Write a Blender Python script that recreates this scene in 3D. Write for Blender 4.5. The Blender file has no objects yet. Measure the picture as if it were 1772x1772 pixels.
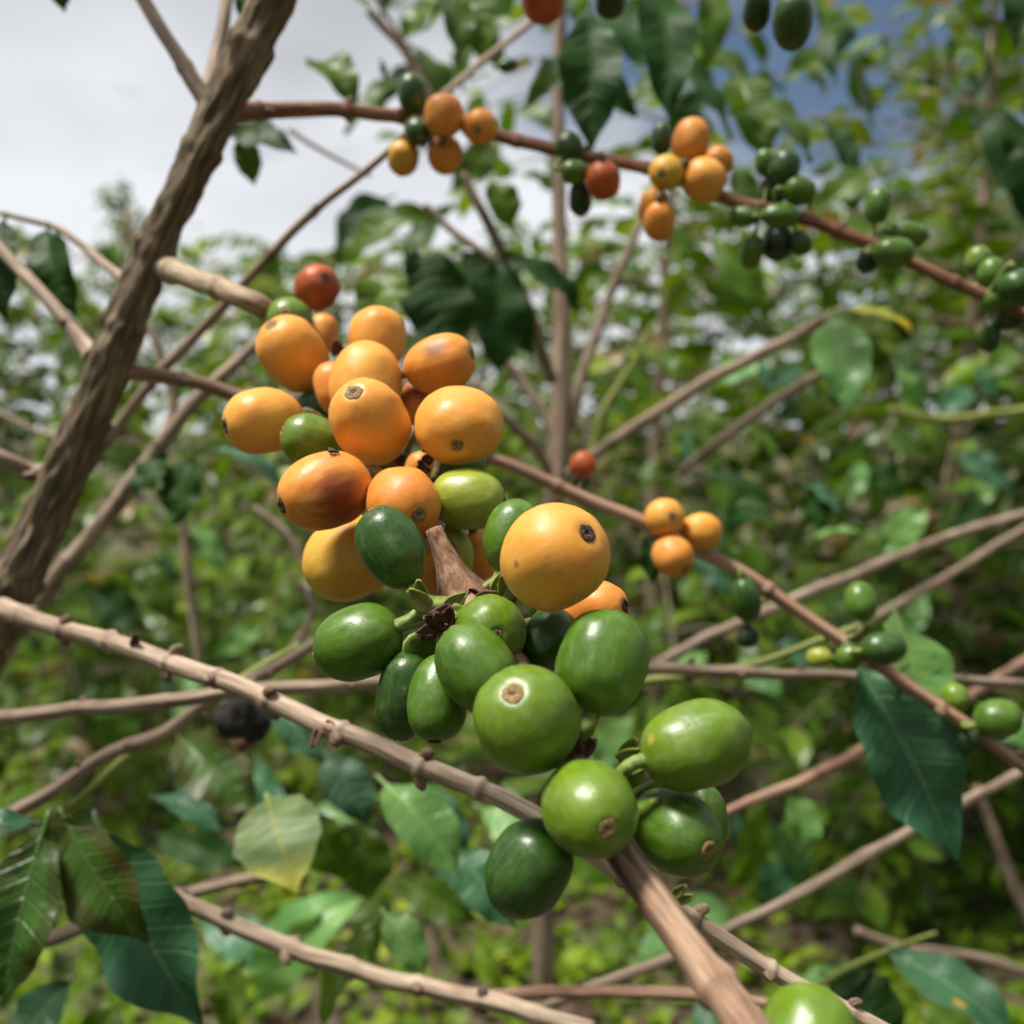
import bpy, math, random
import numpy as np
from mathutils import Vector, Matrix, noise as mnoise

# ------------------------------------------------------------------ camera, sky, sun, exposure
scene = bpy.context.scene
col = scene.collection
F = 1666.0                       # focal length in photograph pixels (frame is 1772 px wide)
CAM = Vector((0.0, 0.0, 1.25))
PITCH = math.radians(-5.0)
FWD = Vector((0, math.cos(PITCH), math.sin(PITCH)))
RIGHT = Vector((1, 0, 0))
UP = RIGHT.cross(FWD)
cam = bpy.data.cameras.new('camera')
cam.sensor_width = 36.0
cam.lens = 36.0 * F / 1772.0
cam.clip_start = 0.01
cam.clip_end = 600.0
cam.dof.use_dof = True
cam.dof.focus_distance = 0.155
cam.dof.aperture_fstop = 16.0
camo = bpy.data.objects.new('camera', cam)
camo.location = CAM
camo.rotation_euler = (math.pi / 2 + PITCH, 0, 0)
col.objects.link(camo)
scene.camera = camo

SUN_EL, SUN_AZ = math.radians(68), math.radians(258)   # azimuth clockwise from +Y; behind the camera, to the left
world = bpy.data.worlds.new('World')
scene.world = world
world.use_nodes = True
wn, wl = world.node_tree.nodes, world.node_tree.links
wn.clear()
out = wn.new('ShaderNodeOutputWorld')
bg = wn.new('ShaderNodeBackground'); bg.inputs['Strength'].default_value = 0.053
sky = wn.new('ShaderNodeTexSky'); sky.sky_type = 'NISHITA'; sky.sun_disc = False
sky.sun_elevation = SUN_EL; sky.sun_rotation = SUN_AZ
sky.altitude = 1200; sky.air_density = 1.2; sky.dust_density = 0.6
tc = wn.new('ShaderNodeTexCoord')
mp = wn.new('ShaderNodeMapping'); mp.inputs['Scale'].default_value = (1, 1, 1.9)
mp.inputs['Location'].default_value = (14.17, 6.98, 1.45)
n1 = wn.new('ShaderNodeTexNoise'); n1.inputs['Scale'].default_value = 1.5; n1.inputs['Detail'].default_value = 6
n1.inputs['Roughness'].default_value = 0.55
r1 = wn.new('ShaderNodeValToRGB'); r1.color_ramp.elements[0].position = 0.385; r1.color_ramp.elements[1].position = 0.495
n2 = wn.new('ShaderNodeTexNoise'); n2.inputs['Scale'].default_value = 1.1; n2.inputs['Detail'].default_value = 4
r2 = wn.new('ShaderNodeValToRGB')
r2.color_ramp.elements[0].position = 0.34; r2.color_ramp.elements[0].color = (5.2, 5.35, 5.7, 1)
r2.color_ramp.elements[1].position = 0.55; r2.color_ramp.elements[1].color = (12.2, 12.5, 13.1, 1)
mx = wn.new('ShaderNodeMix'); mx.data_type = 'RGBA'
mp2 = wn.new('ShaderNodeMapping'); mp2.inputs['Scale'].default_value = (1, 1, 1.9); mp2.inputs['Location'].default_value = (2.52, 8.25, 6.89)
wl.new(tc.outputs['Generated'], mp.inputs['Vector']); wl.new(tc.outputs['Generated'], mp2.inputs['Vector'])
wl.new(mp.outputs[0], n1.inputs['Vector']); wl.new(mp2.outputs[0], n2.inputs['Vector'])
wl.new(n1.outputs['Fac'], r1.inputs['Fac']); wl.new(n2.outputs['Fac'], r2.inputs['Fac'])
wl.new(r1.outputs['Color'], mx.inputs['Factor'])
wl.new(sky.outputs[0], mx.inputs['A']); wl.new(r2.outputs['Color'], mx.inputs['B'])
wl.new(mx.outputs['Result'], bg.inputs['Color']); wl.new(bg.outputs[0], out.inputs[0])

sl = bpy.data.lights.new('sun', 'SUN'); sl.energy = 5.0; sl.angle = math.radians(14); sl.color = (1, 0.95, 0.87)
so = bpy.data.objects.new('sun', sl); col.objects.link(so); so.location = (-2, -3, 6)
sdir = Vector((math.sin(SUN_AZ) * math.cos(SUN_EL), math.cos(SUN_AZ) * math.cos(SUN_EL), math.sin(SUN_EL)))
so.rotation_euler = sdir.to_track_quat('Z', 'Y').to_euler()
vs = scene.view_settings
vs.view_transform = 'Standard'; vs.look = 'None'; vs.gamma = 1.0; vs.exposure = 0.46; vs.use_curve_mapping = False
scene.render.engine = 'CYCLES'
scene.cycles.use_denoising = True
scene.cycles.use_adaptive_sampling = True; scene.cycles.adaptive_threshold = 0.025
scene.cycles.max_bounces = 4; scene.cycles.diffuse_bounces = 2; scene.cycles.glossy_bounces = 2
scene.cycles.transmission_bounces = 2; scene.cycles.transparent_max_bounces = 4
scene.cycles.sample_clamp_indirect = 6.0

world.cycles.sampling_method = 'MANUAL'; world.cycles.sample_map_resolution = 512

rnd = random.Random(11)

def at(px, py, d):
    """world point at photograph pixel (px, py), d metres in front of the camera"""
    return CAM + d * (FWD + RIGHT * ((px - 886) / F) + UP * ((886 - py) / F))

def camdir(x, y, z):
    """direction from camera-style axes: right, up, towards the viewer"""
    return (RIGHT * x + UP * y - FWD * z).normalized()

# ------------------------------------------------------------------ objects
def link(name, verts, faces, mat, parent=None, origin=None, smooth=True, uv=None, matidx=None, kind=None):
    o0 = Vector(origin) if origin is not None else Vector((0, 0, 0))
    me = bpy.data.meshes.new(name)
    me.from_pydata([tuple(Vector(v) - o0) for v in verts], [], faces)
    return link_mesh(name, me, mat, parent, o0, smooth, uv, matidx, kind)

def link_mesh(name, me, mat, parent=None, o0=(0, 0, 0), smooth=True, uv=None, matidx=None, kind=None):
    for m in (mat if isinstance(mat, (list, tuple)) else [mat]):
        me.materials.append(m)
    if smooth:
        me.polygons.foreach_set('use_smooth', [True] * len(me.polygons))
    if matidx is not None:
        me.polygons.foreach_set('material_index', matidx)
    if uv is not None:
        lay = me.uv_layers.new(name='UVMap')
        vi = np.zeros(len(me.loops), dtype=np.int32); me.loops.foreach_get('vertex_index', vi)
        lay.data.foreach_set('uv', np.asarray(uv, dtype=np.float32)[vi].ravel())
    me.update()
    o = bpy.data.objects.new(name, me)
    col.objects.link(o)
    place(o, Vector(o0), parent)
    if kind: o['kind'] = kind
    return o

def place(o, wloc, parent):
    if parent is not None:
        o.parent = parent
        p = Vector((0, 0, 0)); q = parent
        while q is not None:
            p += q.location; q = q.parent
        o.location = wloc - p
    else:
        o.location = wloc

def empty(name, loc):
    o = bpy.data.objects.new(name, None); col.objects.link(o); o.location = loc
    o.empty_display_size = 0.02
    return o

def tag(o, label, cat, group=None):
    o['label'] = label; o['category'] = cat
    if group: o['group'] = group
    return o

# ------------------------------------------------------------------ materials
def new_mat(name):
    m = bpy.data.materials.new(name); m.use_nodes = True
    nt = m.node_tree; nt.nodes.clear()
    o = nt.nodes.new('ShaderNodeOutputMaterial'); b = nt.nodes.new('ShaderNodeBsdfPrincipled')
    nt.links.new(b.outputs[0], o.inputs[0])
    return m, nt, b, o

def N(nt, t, **kw):
    n = nt.nodes.new(t)
    for k, v in kw.items():
        if k in n.inputs: n.inputs[k].default_value = v
        else: setattr(n, k, v)
    return n

def ramp(nt, fac, stops):
    r = nt.nodes.new('ShaderNodeValToRGB')
    els = r.color_ramp.elements
    while len(els) < len(stops): els.new(0.5)
    for e, (p, c) in zip(els, stops):
        e.position = p; e.color = (*c, 1) if len(c) == 3 else c
    nt.links.new(fac, r.inputs[0])
    return r.outputs[0]

def mixc(nt, fac, a, b, blend='MIX'):
    m = nt.nodes.new('ShaderNodeMix'); m.data_type = 'RGBA'; m.blend_type = blend
    for s, v in (('Factor', fac), ('A', a), ('B', b)):
        if isinstance(v, (int, float)): m.inputs[s].default_value = v
        elif isinstance(v, tuple): m.inputs[s].default_value = (*v, 1) if len(v) == 3 else v
        else: nt.links.new(v, m.inputs[s])
    return m.outputs['Result']

def math_(nt, op, a, b=None):
    m = nt.nodes.new('ShaderNodeMath'); m.operation = op
    for i, v in enumerate((a, b)):
        if v is None: continue
        if isinstance(v, (int, float)): m.inputs[i].default_value = v
        else: nt.links.new(v, m.inputs[i])
    return m.outputs[0]

def bump(nt, b, h, strength, dist):
    n = N(nt, 'ShaderNodeBump', Strength=strength, Distance=dist)
    nt.links.new(h, n.inputs['Height']); nt.links.new(n.outputs[0], b.inputs['Normal'])

def bark_mat(name, dark, mid, light, su=3.0, sv=60.0, rough=0.75, bmp=0.0006, moss=0.0, basecol=None):
    """streaks along the stem: uv.x goes round (0..1), uv.y along it in metres"""
    m, nt, b, o = new_mat(name)
    uv = N(nt, 'ShaderNodeUVMap')
    geo = N(nt, 'ShaderNodeTexCoord')
    mp_ = N(nt, 'ShaderNodeMapping', Scale=(1, 1, 1))
    info = N(nt, 'ShaderNodeObjectInfo')
    sx = nt.nodes.new('ShaderNodeSeparateXYZ'); nt.links.new(uv.outputs[0], sx.inputs[0])
    ang = math_(nt, 'MULTIPLY', sx.outputs[0], 2 * math.pi)
    cx = nt.nodes.new('ShaderNodeCombineXYZ')
    nt.links.new(math_(nt, 'MULTIPLY', math_(nt, 'COSINE', ang), su), cx.inputs[0])
    nt.links.new(math_(nt, 'MULTIPLY', math_(nt, 'SINE', ang), su), cx.inputs[1])
    nt.links.new(math_(nt, 'ADD', math_(nt, 'MULTIPLY', sx.outputs[1], sv), math_(nt, 'MULTIPLY', info.outputs['Random'], 40.0)), cx.inputs[2])
    a = N(nt, 'ShaderNodeTexNoise', Scale=1.0, Detail=6.0, Roughness=0.62)
    nt.links.new(cx.outputs[0], a.inputs['Vector'])
    a2 = N(nt, 'ShaderNodeTexNoise', Scale=0.28, Detail=3.0)
    nt.links.new(cx.outputs[0], a2.inputs['Vector'])
    c = ramp(nt, a.outputs['Fac'], [(0.30, dark), (0.5, mid), (0.68, light)])
    c = mixc(nt, ramp(nt, a2.outputs['Fac'], [(0.42, (0, 0, 0)), (0.62, (1, 1, 1))]), c, mixc(nt, 1.0, c, (0.42, 0.36, 0.36) if basecol else (0.62, 0.60, 0.58), 'MULTIPLY'))
    if moss:
        a3 = N(nt, 'ShaderNodeTexNoise', Scale=70.0, Detail=5.0)
        nt.links.new(geo.outputs['Object'], a3.inputs['Vector'])
        c = mixc(nt, math_(nt, 'MULTIPLY', ramp(nt, a3.outputs['Fac'], [(0.52, (0, 0, 0)), (0.66, (1, 1, 1))]), moss), c, (0.12, 0.13, 0.04))
    if basecol:   # older, paler wood in the first centimetres of the branch
        old = ramp(nt, a.outputs['Fac'], [(0.32, basecol[0]), (0.62, basecol[1])])
        c = mixc(nt, ramp(nt, sx.outputs[1], [(0.035, (1, 1, 1)), (0.07, (0, 0, 0))]), c, old)
    rg = N(nt, 'ShaderNodeAttribute', attribute_name='ring')  # node ring colour: scar tone with the shadow past the shoulder painted in
    c = mixc(nt, math_(nt, 'MULTIPLY', math_(nt, 'MULTIPLY', rg.outputs['Fac'], a.outputs['Fac']), 1.15), c, tuple(x * 0.45 for x in dark))
    nt.links.new(c, b.inputs['Base Color'])
    b.inputs['Roughness'].default_value = rough
    b.inputs['Specular IOR Level'].default_value = 0.3
    bump(nt, b, a.outputs['Fac'], 0.9, bmp)
    return m

M = {}
M['trunk'] = bark_mat('trunk_bark', (0.040, 0.026, 0.017), (0.20, 0.142, 0.092), (0.47, 0.37, 0.265), 4.2, 60, 0.85, 0.0030, 0.40)
M['branch'] = bark_mat('branch_bark', (0.22, 0.15, 0.10), (0.46, 0.345, 0.245), (0.60, 0.48, 0.36), 1.2, 70, 0.65, 0.0003)
M['twig'] = bark_mat('twig_bark', (0.14, 0.095, 0.065), (0.32, 0.235, 0.17), (0.46, 0.36, 0.27), 1.3, 60, 0.75, 0.0003)
M['redtwig'] = bark_mat('red_twig_bark', (0.10, 0.035, 0.02), (0.24, 0.105, 0.06), (0.40, 0.23, 0.14), 1.5, 70, 0.6, 0.0003)
M['pinktwig'] = bark_mat('pink_twig_bark', (0.13, 0.055, 0.042), (0.36, 0.205, 0.13), (0.50, 0.36, 0.25), 0.9, 30, 0.55, 0.0002)
M['fruitbranch'] = bark_mat('fruiting_branch_bark', (0.11, 0.055, 0.038), (0.33, 0.205, 0.13), (0.48, 0.35, 0.24), 1.7, 75, 0.65, 0.0004, basecol=((0.24, 0.17, 0.11), (0.50, 0.39, 0.27)))
M['greentwig'] = bark_mat('green_twig_bark', (0.10, 0.12, 0.02), (0.22, 0.27, 0.05), (0.38, 0.36, 0.12), 1.5, 30, 0.55, 0.0002)
M['greystem'] = bark_mat('grey_stem_bark', (0.12, 0.085, 0.06), (0.30, 0.215, 0.15), (0.42, 0.33, 0.25), 1.8, 30, 0.85, 0.0006)
M['budscar'] = bark_mat('bud_scar', (0.06, 0.036, 0.024), (0.20, 0.135, 0.09), (0.36, 0.26, 0.18), 1.4, 200, 0.85, 0.0002)
M['bract'] = bark_mat('dry_bract', (0.03, 0.012, 0.008), (0.13, 0.055, 0.035), (0.26, 0.14, 0.09), 1.5, 300, 0.8, 0.0002)
M['sheath'] = bark_mat('dry_sheath', (0.09, 0.04, 0.022), (0.27, 0.145, 0.085), (0.44, 0.28, 0.19), 2.4, 420, 0.85, 0.0005)

def cherry_mat(name, base, deep, hi=None, rough=0.40, blot=(), specks=0.5, seed=0.0, streak=0.5, scale=0.0065):
    """waxy fruit skin in object space; axis = local z, navel at +z. blot: (direction, radius, colour, amount)"""
    m, nt, b, o = new_mat(name)
    tc_ = N(nt, 'ShaderNodeTexCoord')
    s = 1.0 / scale
    mp_ = N(nt, 'ShaderNodeMapping', Scale=(s, s, s), Location=(seed * 3.1, seed * 1.7, seed * 2.3))
    nt.links.new(tc_.outputs['Object'], mp_.inputs['Vector'])
    big = N(nt, 'ShaderNodeTexNoise', Scale=0.9, Detail=3.0, Roughness=0.5)
    nt.links.new(mp_.outputs[0], big.inputs['Vector'])
    c = mixc(nt, ramp(nt, big.outputs['Fac'], [(0.36, (0, 0, 0)), (0.68, (1, 1, 1))]), base, deep)
    # meridian streaks
    mp2 = N(nt, 'ShaderNodeMapping', Scale=(s * 7, s * 7, s * 0.7), Location=(seed, seed, seed))
    nt.links.new(tc_.outputs['Object'], mp2.inputs['Vector'])
    st = N(nt, 'ShaderNodeTexNoise', Scale=1.0, Detail=4.0, Roughness=0.6)
    nt.links.new(mp2.outputs[0], st.inputs['Vector'])
    hi = hi or tuple(min(1, x * 1.25 + 0.02) for x in base)
    c = mixc(nt, math_(nt, 'MULTIPLY', ramp(nt, st.outputs['Fac'], [(0.48, (0, 0, 0)), (0.72, (1, 1, 1))]), streak), c, hi)
    # pores and specks
    vo = N(nt, 'ShaderNodeTexVoronoi', Scale=6.5, Randomness=1.0)
    nt.links.new(mp_.outputs[0], vo.inputs['Vector'])
    dot = ramp(nt, vo.outputs['Distance'], [(0.05, (1, 1, 1)), (0.10, (0, 0, 0))])
    keep = ramp(nt, vo.outputs['Color'], [(0.52, (0, 0, 0)), (0.60, (1, 1, 1))])
    c = mixc(nt, math_(nt, 'MULTIPLY', math_(nt, 'MULTIPLY', dot, keep), specks), c, hi if base[1] > base[0] else tuple(x * 0.45 for x in deep))
    # larger scattered blemishes
    v2 = N(nt, 'ShaderNodeTexVoronoi', Scale=1.7, Randomness=1.0)
    wv = mixc(nt, 0.22, mp_.outputs[0], big.outputs['Color'])
    nt.links.new(wv, v2.inputs['Vector'])
    d2 = ramp(nt, v2.outputs['Distance'], [(0.03, (1, 1, 1)), (0.16, (0, 0, 0))])
    k2 = ramp(nt, v2.outputs['Color'], [(0.62, (0, 0, 0)), (0.70, (1, 1, 1))])
    c = mixc(nt, math_(nt, 'MULTIPLY', math_(nt, 'MULTIPLY', d2, k2), 0.5), c, tuple(x * 0.5 for x in deep) if base[0] > base[1] else tuple(min(1, x * 1.5 + .02) for x in hi))
    # dusty bloom
    dn = N(nt, 'ShaderNodeTexNoise', Scale=2.2, Detail=6.0, Roughness=0.7)
    nt.links.new(mp_.outputs[0], dn.inputs['Vector'])
    dust = ramp(nt, dn.outputs['Fac'], [(0.50, (0, 0, 0)), (0.72, (1, 1, 1))])
    c = mixc(nt, math_(nt, 'MULTIPLY', dust, 0.10), c, (0.55, 0.50, 0.38))
    ob = tc_.outputs['Object']
    for (dr, rad, bc, amt) in blot:
        vd = nt.nodes.new('ShaderNodeVectorMath'); vd.operation = 'DISTANCE'
        nt.links.new(ob, vd.inputs[0]); vd.inputs[1].default_value = dr
        wob = math_(nt, 'ADD', vd.outputs['Value'], math_(nt, 'MULTIPLY', math_(nt, 'SUBTRACT', st.outputs['Fac'], 0.5), rad * 0.7))
        wob = math_(nt, 'ADD', wob, math_(nt, 'MULTIPLY', math_(nt, 'SUBTRACT', big.outputs['Fac'], 0.5), rad * 0.9))
        f = ramp(nt, math_(nt, 'DIVIDE', wob, rad), [(0.15, (1, 1, 1)), (1.0, (0, 0, 0))])
        c = mixc(nt, math_(nt, 'MULTIPLY', f, amt), c, bc)
    nt.links.new(c, b.inputs['Base Color'])
    if base[1] > base[0]: rough -= 0.06
    rr = ramp(nt, dn.outputs['Fac'], [(0.35, (rough - 0.04,) * 3), (0.7, (rough + 0.16,) * 3)])
    nt.links.new(rr, b.inputs['Roughness'])
    b.inputs['Subsurface Weight'].default_value = 0.18
    b.inputs['Subsurface Radius'].default_value = (1.0, 0.45, 0.15)
    b.inputs['Subsurface Scale'].default_value = 0.0022
    b.inputs['Specular IOR Level'].default_value = 0.55 if base[1] > base[0] else 0.36
    fine = N(nt, 'ShaderNodeTexNoise', Scale=9.0, Detail=4.0)
    nt.links.new(mp_.outputs[0], fine.inputs['Vector'])
    h = math_(nt, 'ADD', math_(nt, 'MULTIPLY', fine.outputs['Fac'], 0.55), math_(nt, 'MULTIPLY', st.outputs['Fac'], 0.6))
    bump(nt, b, h, 0.42, 0.00016)
    return m

def plain_noise_mat(name, c1, c2, scale, rough=0.8, bmp=0.0):
    m, nt, b, o = new_mat(name)
    tc_ = N(nt, 'ShaderNodeTexCoord')
    a = N(nt, 'ShaderNodeTexNoise', Scale=scale, Detail=5.0)
    nt.links.new(tc_.outputs['Object'], a.inputs['Vector'])
    nt.links.new(ramp(nt, a.outputs['Fac'], [(0.35, c1), (0.65, c2)]), b.inputs['Base Color'])
    b.inputs['Roughness'].default_value = rough
    if bmp: bump(nt, b, a.outputs['Fac'], 0.8, bmp)
    return m

M['navel'] = plain_noise_mat('navel_scar', (0.13, 0.075, 0.035), (0.36, 0.24, 0.10), 2600, 0.85, 0.0002)
M['navel_dark'] = plain_noise_mat('navel_scar_dark', (0.03, 0.015, 0.01), (0.12, 0.06, 0.03), 1500, 0.85, 0.0002)
M['stalk'] = plain_noise_mat('fruit_stalk', (0.09, 0.15, 0.02), (0.22, 0.28, 0.06), 700, 0.6, 0.0003)
M['stalk_brown'] = plain_noise_mat('fruit_stalk_brown', (0.08, 0.06, 0.02), (0.20, 0.16, 0.06), 700, 0.7, 0.0003)

def leaf_mat(name, base, rib, sheen=0.36, spec=0.32, tipc=None, spots=0.0, trans=0.3, browning=None, nveins=9.0):
    """uv.x across (-1..1 mapped to 0..1), uv.y along"""
    m, nt, b, o = new_mat(name)
    uv = N(nt, 'ShaderNodeUVMap'); sx = nt.nodes.new('ShaderNodeSeparateXYZ')
    nt.links.new(uv.outputs[0], sx.inputs[0])
    ax = math_(nt, 'ABSOLUTE', math_(nt, 'SUBTRACT', math_(nt, 'MULTIPLY', sx.outputs[0], 2.0), 1.0))
    tc_ = N(nt, 'ShaderNodeTexCoord')
    info = N(nt, 'ShaderNodeObjectInfo')
    big = N(nt, 'ShaderNodeTexNoise', Scale=45.0, Detail=4.0); nt.links.new(tc_.outputs['Object'], big.inputs['Vector'])
    fine = N(nt, 'ShaderNodeTexNoise', Scale=420.0, Detail=3.0); nt.links.new(tc_.outputs['Object'], fine.inputs['Vector'])
    c = mixc(nt, ramp(nt, big.outputs['Fac'], [(0.35, (0, 0, 0)), (0.68, (1, 1, 1))]), base, tuple(x * 0.62 for x in base))
    c = mixc(nt, math_(nt, 'MULTIPLY', fine.outputs['Fac'], 0.35), c, tuple(min(1, x * 1.5) for x in base))
    hue = N(nt, 'ShaderNodeTexNoise', Scale=16.0, Detail=2.0); nt.links.new(tc_.outputs['Object'], hue.inputs['Vector'])
    c = mixc(nt, math_(nt, 'MULTIPLY', ramp(nt, hue.outputs['Fac'], [(0.40, (0, 0, 0)), (0.70, (1, 1, 1))]), 0.32), c, (base[0] * 1.7 + .012, base[1] * 1.15, base[2] * .5))
    if browning:
        c = mixc(nt, ramp(nt, math_(nt, 'ADD', ax, math_(nt, 'MULTIPLY', big.outputs['Fac'], 0.9)), [(0.85, (0, 0, 0)), (1.3, (1, 1, 1))]), c, browning)
    if tipc:
        t = math_(nt, 'ADD', sx.outputs[1], math_(nt, 'MULTIPLY', math_(nt, 'SUBTRACT', big.outputs['Fac'], 0.5), 0.5))
        c = mixc(nt, ramp(nt, t, [(0.60, (0, 0, 0)), (0.78, (1, 1, 1))]), c, tipc)
    if spots:
        vo = N(nt, 'ShaderNodeTexVoronoi', Scale=70.0); nt.links.new(tc_.outputs['Object'], vo.inputs['Vector'])
        k = math_(nt, 'MULTIPLY', ramp(nt, vo.outputs['Distance'], [(0.10, (1, 1, 1)), (0.22, (0, 0, 0))]), ramp(nt, vo.outputs['Color'], [(0.72, (0, 0, 0)), (0.76, (1, 1, 1))]))
        c = mixc(nt, math_(nt, 'MULTIPLY', k, spots), c, (0.36, 0.26, 0.03))
    mid = ramp(nt, ax, [(0.02, (1, 1, 1)), (0.07, (0, 0, 0))])
    ph = math_(nt, 'FRACT', math_(nt, 'SUBTRACT', math_(nt, 'MULTIPLY', sx.outputs[1], nveins), math_(nt, 'MULTIPLY', ax, 1.1)))
    lat = ramp(nt, math_(nt, 'ABSOLUTE', math_(nt, 'SUBTRACT', ph, 0.5)), [(0.03, (1, 1, 1)), (0.10, (0, 0, 0))])
    c = mixc(nt, math_(nt, 'MULTIPLY', lat, 0.17), c, rib)
    c = mixc(nt, math_(nt, 'MULTIPLY', mid, 0.65), c, rib)
    hv = nt.nodes.new('ShaderNodeHueSaturation')
    nt.links.new(c, hv.inputs['Color'])
    nt.links.new(math_(nt, 'ADD', 0.75, math_(nt, 'MULTIPLY', info.outputs['Random'], 0.5)), hv.inputs['Value'])
    c = hv.outputs[0]
    nt.links.new(c, b.inputs['Base Color'])
    b.inputs['Roughness'].default_value = sheen
    b.inputs['Specular IOR Level'].default_value = spec
    hgt = math_(nt, 'SUBTRACT', math_(nt, 'MULTIPLY', fine.outputs['Fac'], 0.3), math_(nt, 'MULTIPLY', lat, 0.5))
    bump(nt, b, hgt, 0.8, 0.0006)
    tr = nt.nodes.new('ShaderNodeBsdfTranslucent')
    nt.links.new(mixc(nt, 1.0, c, (1.5, 1.6, 0.5), 'MULTIPLY'), tr.inputs['Color'])
    ms = nt.nodes.new('ShaderNodeMixShader'); ms.inputs[0].default_value = trans
    nt.links.new(b.outputs[0], ms.inputs[1]); nt.links.new(tr.outputs[0], ms.inputs[2]); nt.links.new(ms.outputs[0], o.inputs[0])
    return m

M['leaf'] = leaf_mat('leaf_green', (0.055, 0.120, 0.009), (0.17, 0.24, 0.035), spots=0.7, spec=0.22, trans=0.33)
M['leaf_dark'] = leaf_mat('leaf_dark_green', (0.014, 0.055, 0.007), (0.04, 0.09, 0.015), trans=0.25, spots=0.5, sheen=0.5, spec=0.18)
M['leaf_teal'] = leaf_mat('leaf_blue_green', (0.030, 0.110, 0.052), (0.12, 0.22, 0.11), sheen=0.42, spots=0.9, trans=0.18)
M['leaf_light'] = leaf_mat('leaf_light_green', (0.12, 0.28, 0.085), (0.26, 0.38, 0.11), sheen=0.34, trans=0.3)
M['leaf_pale'] = leaf_mat('leaf_pale_green', (0.22, 0.36, 0.17), (0.48, 0.52, 0.12), sheen=0.42, spec=.38, tipc=(0.50, 0.48, 0.08), trans=0.3)
M['leaf_rib'] = leaf_mat('leaf_ribbed_green', (0.042, 0.115, 0.020), (0.13, 0.22, 0.07), sheen=0.34, trans=0.2, browning=(0.045, 0.070, 0.012))
M['leaf_olive'] = leaf_mat('leaf_olive_brown', (0.040, 0.100, 0.012), (0.09, 0.14, 0.03), sheen=0.40, trans=0.25, browning=(0.055, 0.062, 0.010))
M['leaf_yellow'] = leaf_mat('leaf_yellow_green', (0.24, 0.29, 0.03), (0.42, 0.40, 0.08), sheen=0.4, tipc=(0.45, 0.34, 0.03), trans=0.4)

def crown_mat(name, c1, c2, c3, rough=0.33, trans=0.33):
    m, nt, b, o = new_mat(name)
    a = N(nt, 'ShaderNodeAttribute', attribute_name='tone')
    info = N(nt, 'ShaderNodeObjectInfo')
    t = math_(nt, 'ADD', a.outputs['Fac'], math_(nt, 'MULTIPLY', math_(nt, 'SUBTRACT', info.outputs['Random'], 0.5), 0.2))
    c = ramp(nt, t, [(0.0, c1), (0.5, c2), (0.9, c3), (0.99, (0.26, 0.18, 0.09))])
    nt.links.new(c, b.inputs['Base Color'])
    b.inputs['Roughness'].default_value = rough
    b.inputs['Specular IOR Level'].default_value = 0.24
    tr = nt.nodes.new('ShaderNodeBsdfTranslucent')
    nt.links.new(mixc(nt, 1.0, c, (1.7, 1.7, 0.35), 'MULTIPLY'), tr.inputs['Color'])
    ms = nt.nodes.new('ShaderNodeMixShader'); ms.inputs[0].default_value = trans
    nt.links.new(b.outputs[0], ms.inputs[1]); nt.links.new(tr.outputs[0], ms.inputs[2]); nt.links.new(ms.outputs[0], o.inputs[0])
    return m

M['crown'] = crown_mat('shrub_foliage', (0.014, 0.040, 0.004), (0.074, 0.145, 0.011), (0.22, 0.29, 0.028), 0.30, 0.28)  # dark and bright ends put foliage shadow and sunlit leaves into the colour
M['weed'] = crown_mat('weed_foliage', (0.050, 0.11, 0.006), (0.15, 0.25, 0.012), (0.28, 0.36, 0.035), 0.5, 0.4)
M['litter'] = crown_mat('leaf_litter', (0.035, 0.020, 0.012), (0.09, 0.055, 0.034), (0.19, 0.125, 0.08), 0.75, 0.1)

# ------------------------------------------------------------------ geometry helpers
def catmull(pts, vals, n):
    """resample points (Vectors) and scalars smoothly with n samples per span"""
    P, R = [], []
    k = len(pts)
    for i in range(k - 1):
        p0, p1, p2, p3 = pts[max(i - 1, 0)], pts[i], pts[i + 1], pts[min(i + 2, k - 1)]
        for j in range(n):
            t = j / n
            P.append(0.5 * ((2 * p1) + (p2 - p0) * t + (2 * p0 - 5 * p1 + 4 * p2 - p3) * t * t + (3 * p1 - p0 - 3 * p2 + p3) * t ** 3))
            R.append(vals[i] * (1 - t) + vals[i + 1] * t)
    P.append(pts[-1].copy()); R.append(vals[-1])
    return P, R

def tube_data(P, R, segs=10, rough=0.0, seed=0.0, freq=120.0, stretch=0.3, cap=True):
    verts, faces, uv = [], [], []
    t = (P[1] - P[0]).normalized()
    side = t.cross(Vector((0.3, 0.2, 1))).normalized()
    L = 0.0
    for i, p in enumerate(P):
        if i > 0: L += (p - P[i - 1]).length
        tn = (P[min(i + 1, len(P) - 1)] - P[max(i - 1, 0)]).normalized()
        side = (side - tn * side.dot(tn)).normalized()
        up = tn.cross(side)
        for j in range(segs + 1):
            a = 2 * math.pi * j / segs
            aa = 2 * math.pi * (j % segs) / segs
            dirv = side * math.cos(aa) + up * math.sin(aa)
            r = R[i]
            if rough:
                q = dirv * (R[i] * freq) + Vector((seed * 7.7, seed * 3.3, L * freq * stretch))
                r *= 1 + rough * (mnoise.noise(q) + 0.5 * mnoise.noise(q * 2.3))
            verts.append(p + dirv * r)
            uv.append((j / segs, L))
    w = segs + 1
    for i in range(len(P) - 1):
        for j in range(segs):
            faces.append((i * w + j, i * w + j + 1, (i + 1) * w + j + 1, (i + 1) * w + j))
    if cap:
        for i, rev in ((0, True), (len(P) - 1, False)):
            c = len(verts); verts.append(P[i]); uv.append((0.5, 0))
            for j in range(segs):
                f = (c, i * w + j, i * w + j + 1)
                faces.append(f[::-1] if rev else f)
    return verts, faces, uv

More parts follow.
